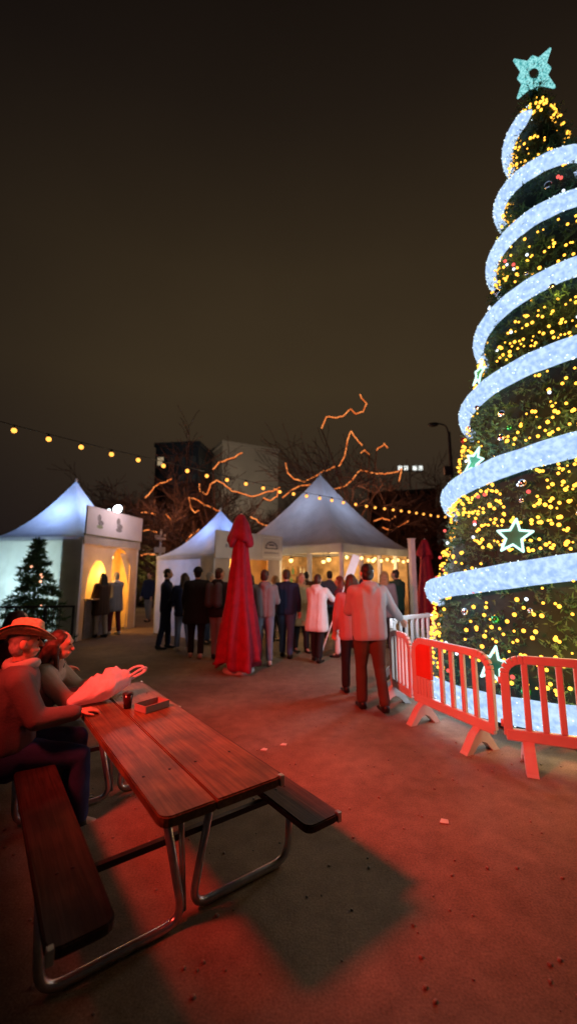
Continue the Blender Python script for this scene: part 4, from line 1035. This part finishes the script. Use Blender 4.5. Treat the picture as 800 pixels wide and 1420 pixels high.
S2 = [
    ([(296, 651), (304, 641), (314, 638), (324, 635), (336, 628)], 'lone orange strand in front of the concrete building'),
    ([(276, 671), (278, 682), (288, 686), (293, 672), (300, 666), (310, 671), (322, 681), (334, 683), (346, 688), (360, 686), (378, 681), (388, 676)], 'long looping orange strand behind the bulb string, left'),
    ([(262, 690), (264, 702), (270, 711), (276, 708)], 'short hooked orange strand left of the red parasol'),
    ([(262, 690), (272, 692), (284, 700), (298, 706), (306, 710)], 'orange strand sloping down to the small tent peak'),
    ([(348, 716), (358, 724), (372, 729)], 'short orange strand right of the red parasol top'),
    ([(366, 690), (374, 694), (384, 688), (386, 680), (380, 678)], 'small bright orange knot of lights near the bulb string')]
S3 = [
    ([(201, 690), (208, 684), (214, 676), (222, 670), (232, 668), (238, 664)], 'red orange strand rising left of the small tent'),
    ([(196, 712), (206, 711), (216, 714)], 'short level orange strand just right of the booth sign, upper'),
    ([(231, 713), (238, 721)], 'tiny slanted orange strand between booth sign and small tent'),
    ([(196, 736), (206, 735), (218, 738)], 'short level orange strand right of the booth sign, lower'),
    ([(258, 750), (266, 742), (276, 734)], 'short orange strand just above the small tent roof'),
    ([(196, 770), (206, 768), (214, 769)], 'lowest faint orange strand beside the booth')]
def mk(Sx, d, base, H, label, **k):
    ex = []
    for pts, lb in Sx:
        o = strand(pts, lb, d)
        st_ = min((o[0], o[-1]), key=lambda v: (v - base).length); b0 = Vector((base.x, base.y, H * .3))
        seq = o if st_ is o[0] else o[::-1]
        ex.append([b0 - Vector((base.x, base.y, 0)), b0.lerp(seq[0], .5) - Vector((base.x, base.y, 0)) + Vector((0, .1, .2))] + [q - Vector((base.x, base.y, 0)) + Vector((0, .06, -.02)) for q in seq])
    bare_tree((base.x, base.y, 0), H, label, extra=ex, **k)
mk(S1, 20, TA, 8.0, 'bare tree with orange rope lights rising behind the grey tent', limbs=7)
mk(S2, 17.5, TB, 5.2, 'bare tree with looping orange lights behind the small tent', limbs=6)
mk(S3, 18.5, TCc, 5.0, 'bare reddish tree with short orange strands right of the booth', limbs=9, r0=.13)
for px, d, H, lb in ((246, 20, 6.6, 'dense reddish bare tree in front of the dark office block'), (200, 22, 6.2, 'dense bare tree beside the booth sign'), (575, 26, 7.5, 'dark bare tree without lights between bar tent and big tree'), (405, 27, 6.0, 'dark unlit bare tree far behind the grey tent left slope'), (268, 25, 6.0, 'dark unlit bare tree where the office block meets the concrete tower'), (600, 22, 5.5, 'low bare tree right behind the far parasol')):
    p = at(px, 795, d); bare_tree((p.x, p.y, 0), H, lb, limbs=17)

# ------------------------------------------------------------------ background buildings and street bits
conc = mat('night_concrete', (.32, .28, .24), .9, .12, .3); dgl = mat('dark_glass_wall', (.012, .016, .024), .3, .3, .5); winm = emat('dim_window', (.5, .42, .35), .25); lit = emat('lit_window', (1, .75, .45), .35)
def building(c, rz, w_, dp, h, label, wm_, wins, cols, rows, litset=(), roofm=None, name='building'):
    root = empty(name, (*c, 0), rz, label, 'building', 'buildings behind the market')
    MB().box((0, 0, h / 2), (w_, dp, h)).build('wall', wm_, root); MB().box((0, 0, h + .3), (w_ + .4, dp + .4, .6)).build('roof', roofm or wm_, root)
    for s, (ww, off) in enumerate(((w_, -dp / 2), (dp, w_ / 2))):
        for i in range(cols):
            for j in range(rows):
                u_ = (i + .5) / cols * ww - ww / 2; z = h * (j + .6) / (rows + .4)
                q = MB(); sz = (ww / cols * .55, .06, h / rows * .42)
                if s == 0: q.box((u_, off - .012, z), sz)
                else: q.box((off + .012, u_, z), (sz[1], sz[0], sz[2]))
                q.build('window', lit if (s, i, j) in litset else wins, root)
p = at(333, 650, 62); building((p.x, p.y + 4), R(28), 9.5, 7, 21.4, 'pale windowless concrete tower block behind the trees', conc, mat('faint_window', (.2, .18, .16), .5, .1), 0, 0)
p = at(246, 650, 55); building((p.x, p.y + 4), R(-8), 6.4, 6, 19.6, 'dark glass office block left of the concrete tower', dgl, mat('grey_window', (.03, .035, .045), .25, .2), 4, 7, {(0, 0, 6)})
p = at(566, 650, 70); building((p.x, p.y + 4), R(-20), 11, 8, 15.5, 'dark low building with a small lit roof sign at right', mat('dark_brown_wall', (.05, .038, .03), .9, .2, .3), mat('dull_window', (.05, .045, .04), .4, .3), 5, 6, {(0, 1, 2), (0, 4, 3)})
rs = at(568, 649, 65); rsr = empty('roof_sign', (rs.x, rs.y, 0), 0, 'small white lit sign on the roof of the dark right building', 'sign')
q = MB()
for i in range(4): q.box((-1.6 + i * .95 + (i > 1) * .5, 0, rs.z), (.6, .12, .7))
q.build('letters', emat('white_sign_letters', (.9, .95, .9), 1.3), rsr); MB().box((0, .15, rs.z - .5), (4.6, .1, .12)).build('rail', M['dark'], rsr); MB().tube([(0, .2, 15.4), (0, .2, rs.z)], .08, 6).build('support', M['dark'], rsr)
lp = at(634, 795, 16.5)
la = empty('lamp_post', (lp.x, lp.y, 0), 0, 'tall unlit dark lamp post just left of the big tree', 'lamp post')
MB().tube([(0, 0, 0), (0, 0, 7.6)], [.09, .06], 10).build('shaft', M['dark'], la); MB().lathe([(.22, 0), (.2, .35), (.1, .5)], n=14).build('base', M['dark'], la)
MB().tube(bend([(0, 0, 7.4), (-.1, 0, 7.9), (-.6, 0, 8.0)], .2), .035, 8).build('arm', M['dark'], la); MB().ell((-.65, 0, 7.92), (.22, .12, .09)).build('lamp_head', M['dark'], la)
MB().box((-.2, -.05, 5.9), (.24, .2, .36), None, .02).build('speaker_box', M['dark'], la)
# grey banner pole and lit hedge beyond the crowd
sp_ = at(221, 795, 16); so3 = empty('sign_post', (sp_.x, sp_.y, 0), 0, 'thin grey sign post with two cross boards beside the booth', 'sign post')
MB().tube([(0, 0, 0), (0, 0, 3.4)], .05, 8).build('shaft', M['steel'], so3)
for z in (3.1, 2.6): MB().box((0, -.06, z), (.42, .03, .22), None, .004).build('board', mat('grey_board', (.35, .36, .36), .7, .1), so3)
def bush(loc, r, h, label, c):
    root = empty('bush', loc, 0, label, 'bush'); tr = []
    for i in range(2600):
        v = rng.normal(size=3); v /= np.linalg.norm(v); q = v * np.array([r, r * .6, h * .5]) * (random.random() ** .3) * (1 + .35 * noise.noise(Vector(v * 2.5))) + np.array([0, 0, h * .52])
        d = rng.normal(size=3); d /= np.linalg.norm(d); wv = np.cross(d, rng.normal(size=3)); wv /= np.linalg.norm(wv) + 1e-6
        tr += [q - wv * .04, q + wv * .04, q + d * .14]
    tri_mesh('foliage', tr, mat('bush_leaf', c, .7, .4, 3), root)
    MB().tube([(0, 0, 0), (0, 0, h * .6)], [.05, .03], 6).build('stem', M['bark'], root)
bp_ = at(214, 795, 21); bush((bp_.x, bp_.y, 0), 1.3, 3.2, 'yellow green lit bush between booth and small tent', (.12, .12, .04))
bp_ = at(238, 795, 24); bush((bp_.x, bp_.y, 0), 1.6, 2.6, 'dark rounded bush behind the small tent left corner', (.05, .05, .03))
lamp('path_lamp', 'POINT', (at(210, 795, 19.5) + Vector((0, 0, .6))), 60, (1, .72, .35), .2)
lantern = gp(379, 884)
ln = empty('lantern', lantern, 0, 'small glowing lantern on the ground between the grey hoodie and the blue jeans', 'lantern')
for z in (.012, .60): MB().box((0, 0, z + .0), (.2, .2, .024), None, .003).build('plate', M['dark'], ln)
for sx in (-1, 1):
    for sy in (-1, 1): MB().box((sx * .085, sy * .085, .306), (.014, .014, .56)).build('corner_post', M['dark'], ln)
MB().lathe([(.02, .024), (.05, .12), (.055, .3), (.03, .45), (.005, .55)], n=12).build('flame', emat('flame', (1, .6, .25), 4), ln, True)

# ------------------------------------------------------------------ lighting
RED = (1, .052, .032)
lamp('red_heater_lamp', 'SPOT', (-2.35, 1.56, 2.95), 1900, RED, .24, target=(2.3, 5.9, .4), spot=92, blend=1)
for i, (d, z) in enumerate(((2.38, .45), (2.25, 1.5), (2.0, 3.2))):
    for a in (195, 232):
        lamp('tree_glow', 'POINT', (CX + math.cos(R(a)) * d, CY + math.sin(R(a)) * d, z), (6, 12, 24)[i], (.68, .84, 1) if a == 195 else (1, .62, .16), .15)
lamp('tree_glow', 'POINT', (CX + math.cos(R(150)) * 2.4, CY + math.sin(R(150)) * 2.4, 1.6), 75, (.75, .87, 1), .15)
lamp('booth_front_fill', 'POINT', world1((2.3, -.2, 3.5)), 38, (1, .78, .78), .2)  # added fill for the booth sign and front, no fixture hangs here
for i in range(16):
    z = .6 + i * .42 + random.uniform(-.2, .2); p = R(random.uniform(170, 250)); v = bpos(p, z, .16)
    lamp('bulb_glow', 'POINT', (CX + v.x, CY + v.y, v.z), 3.2, (1, .58, .10), .04)
for (px, py) in ((711, 744), (682, 903), (655, 640)):
    v = at(px, py, 4.3 if px > 660 else 5.2); d = Vector((v.x - CX, v.y - CY)); d = d.normalized() * (rf(v.z) + .28)
    lamp('star_glow', 'POINT', (CX + d.x, CY + d.y, v.z), 1.8, (.35, 1, .75), .08)
lamp('tree_rope_glow', 'POINT', at(500, 690, 17.5), 120, (1, .38, .18), .5)
lamp('tree_rope_glow', 'POINT', at(540, 660, 18.5), 90, (1, .38, .18), .5)
lamp('tree_rope_glow', 'POINT', at(350, 690, 16.2), 90, (1, .36, .17), .5)
lamp('tree_rope_glow', 'POINT', at(255, 720, 15.5), 110, (1, .36, .17), .5)
lamp('tree_rope_glow', 'POINT', at(215, 700, 16.5), 80, (1, .36, .17), .5)
lamp('tower_fill', 'SPOT', at(300, 780, 40), 10500, (1, .82, .6), 1.0, target=at(330, 625, 60), spot=60)  # added fill that brightens the concrete tower, no known street fixture
sun = lamp('moonlight', 'SUN', (0, 0, 30), .004, (.8, .88, 1), R(.5)); sun.rotation_euler = (R(40), 0, R(30)); sun.data.angle = R(.5)

sc.render.engine = 'CYCLES'
sc.cycles.use_denoising = True
sc.cycles.sample_clamp_indirect = 6
sc.cycles.max_bounces = 6
sc.view_settings.view_transform = 'Standard'; sc.view_settings.look = 'None'; sc.view_settings.exposure = 0; sc.view_settings.gamma = 1

bpy.data.scenes.remove(TS)
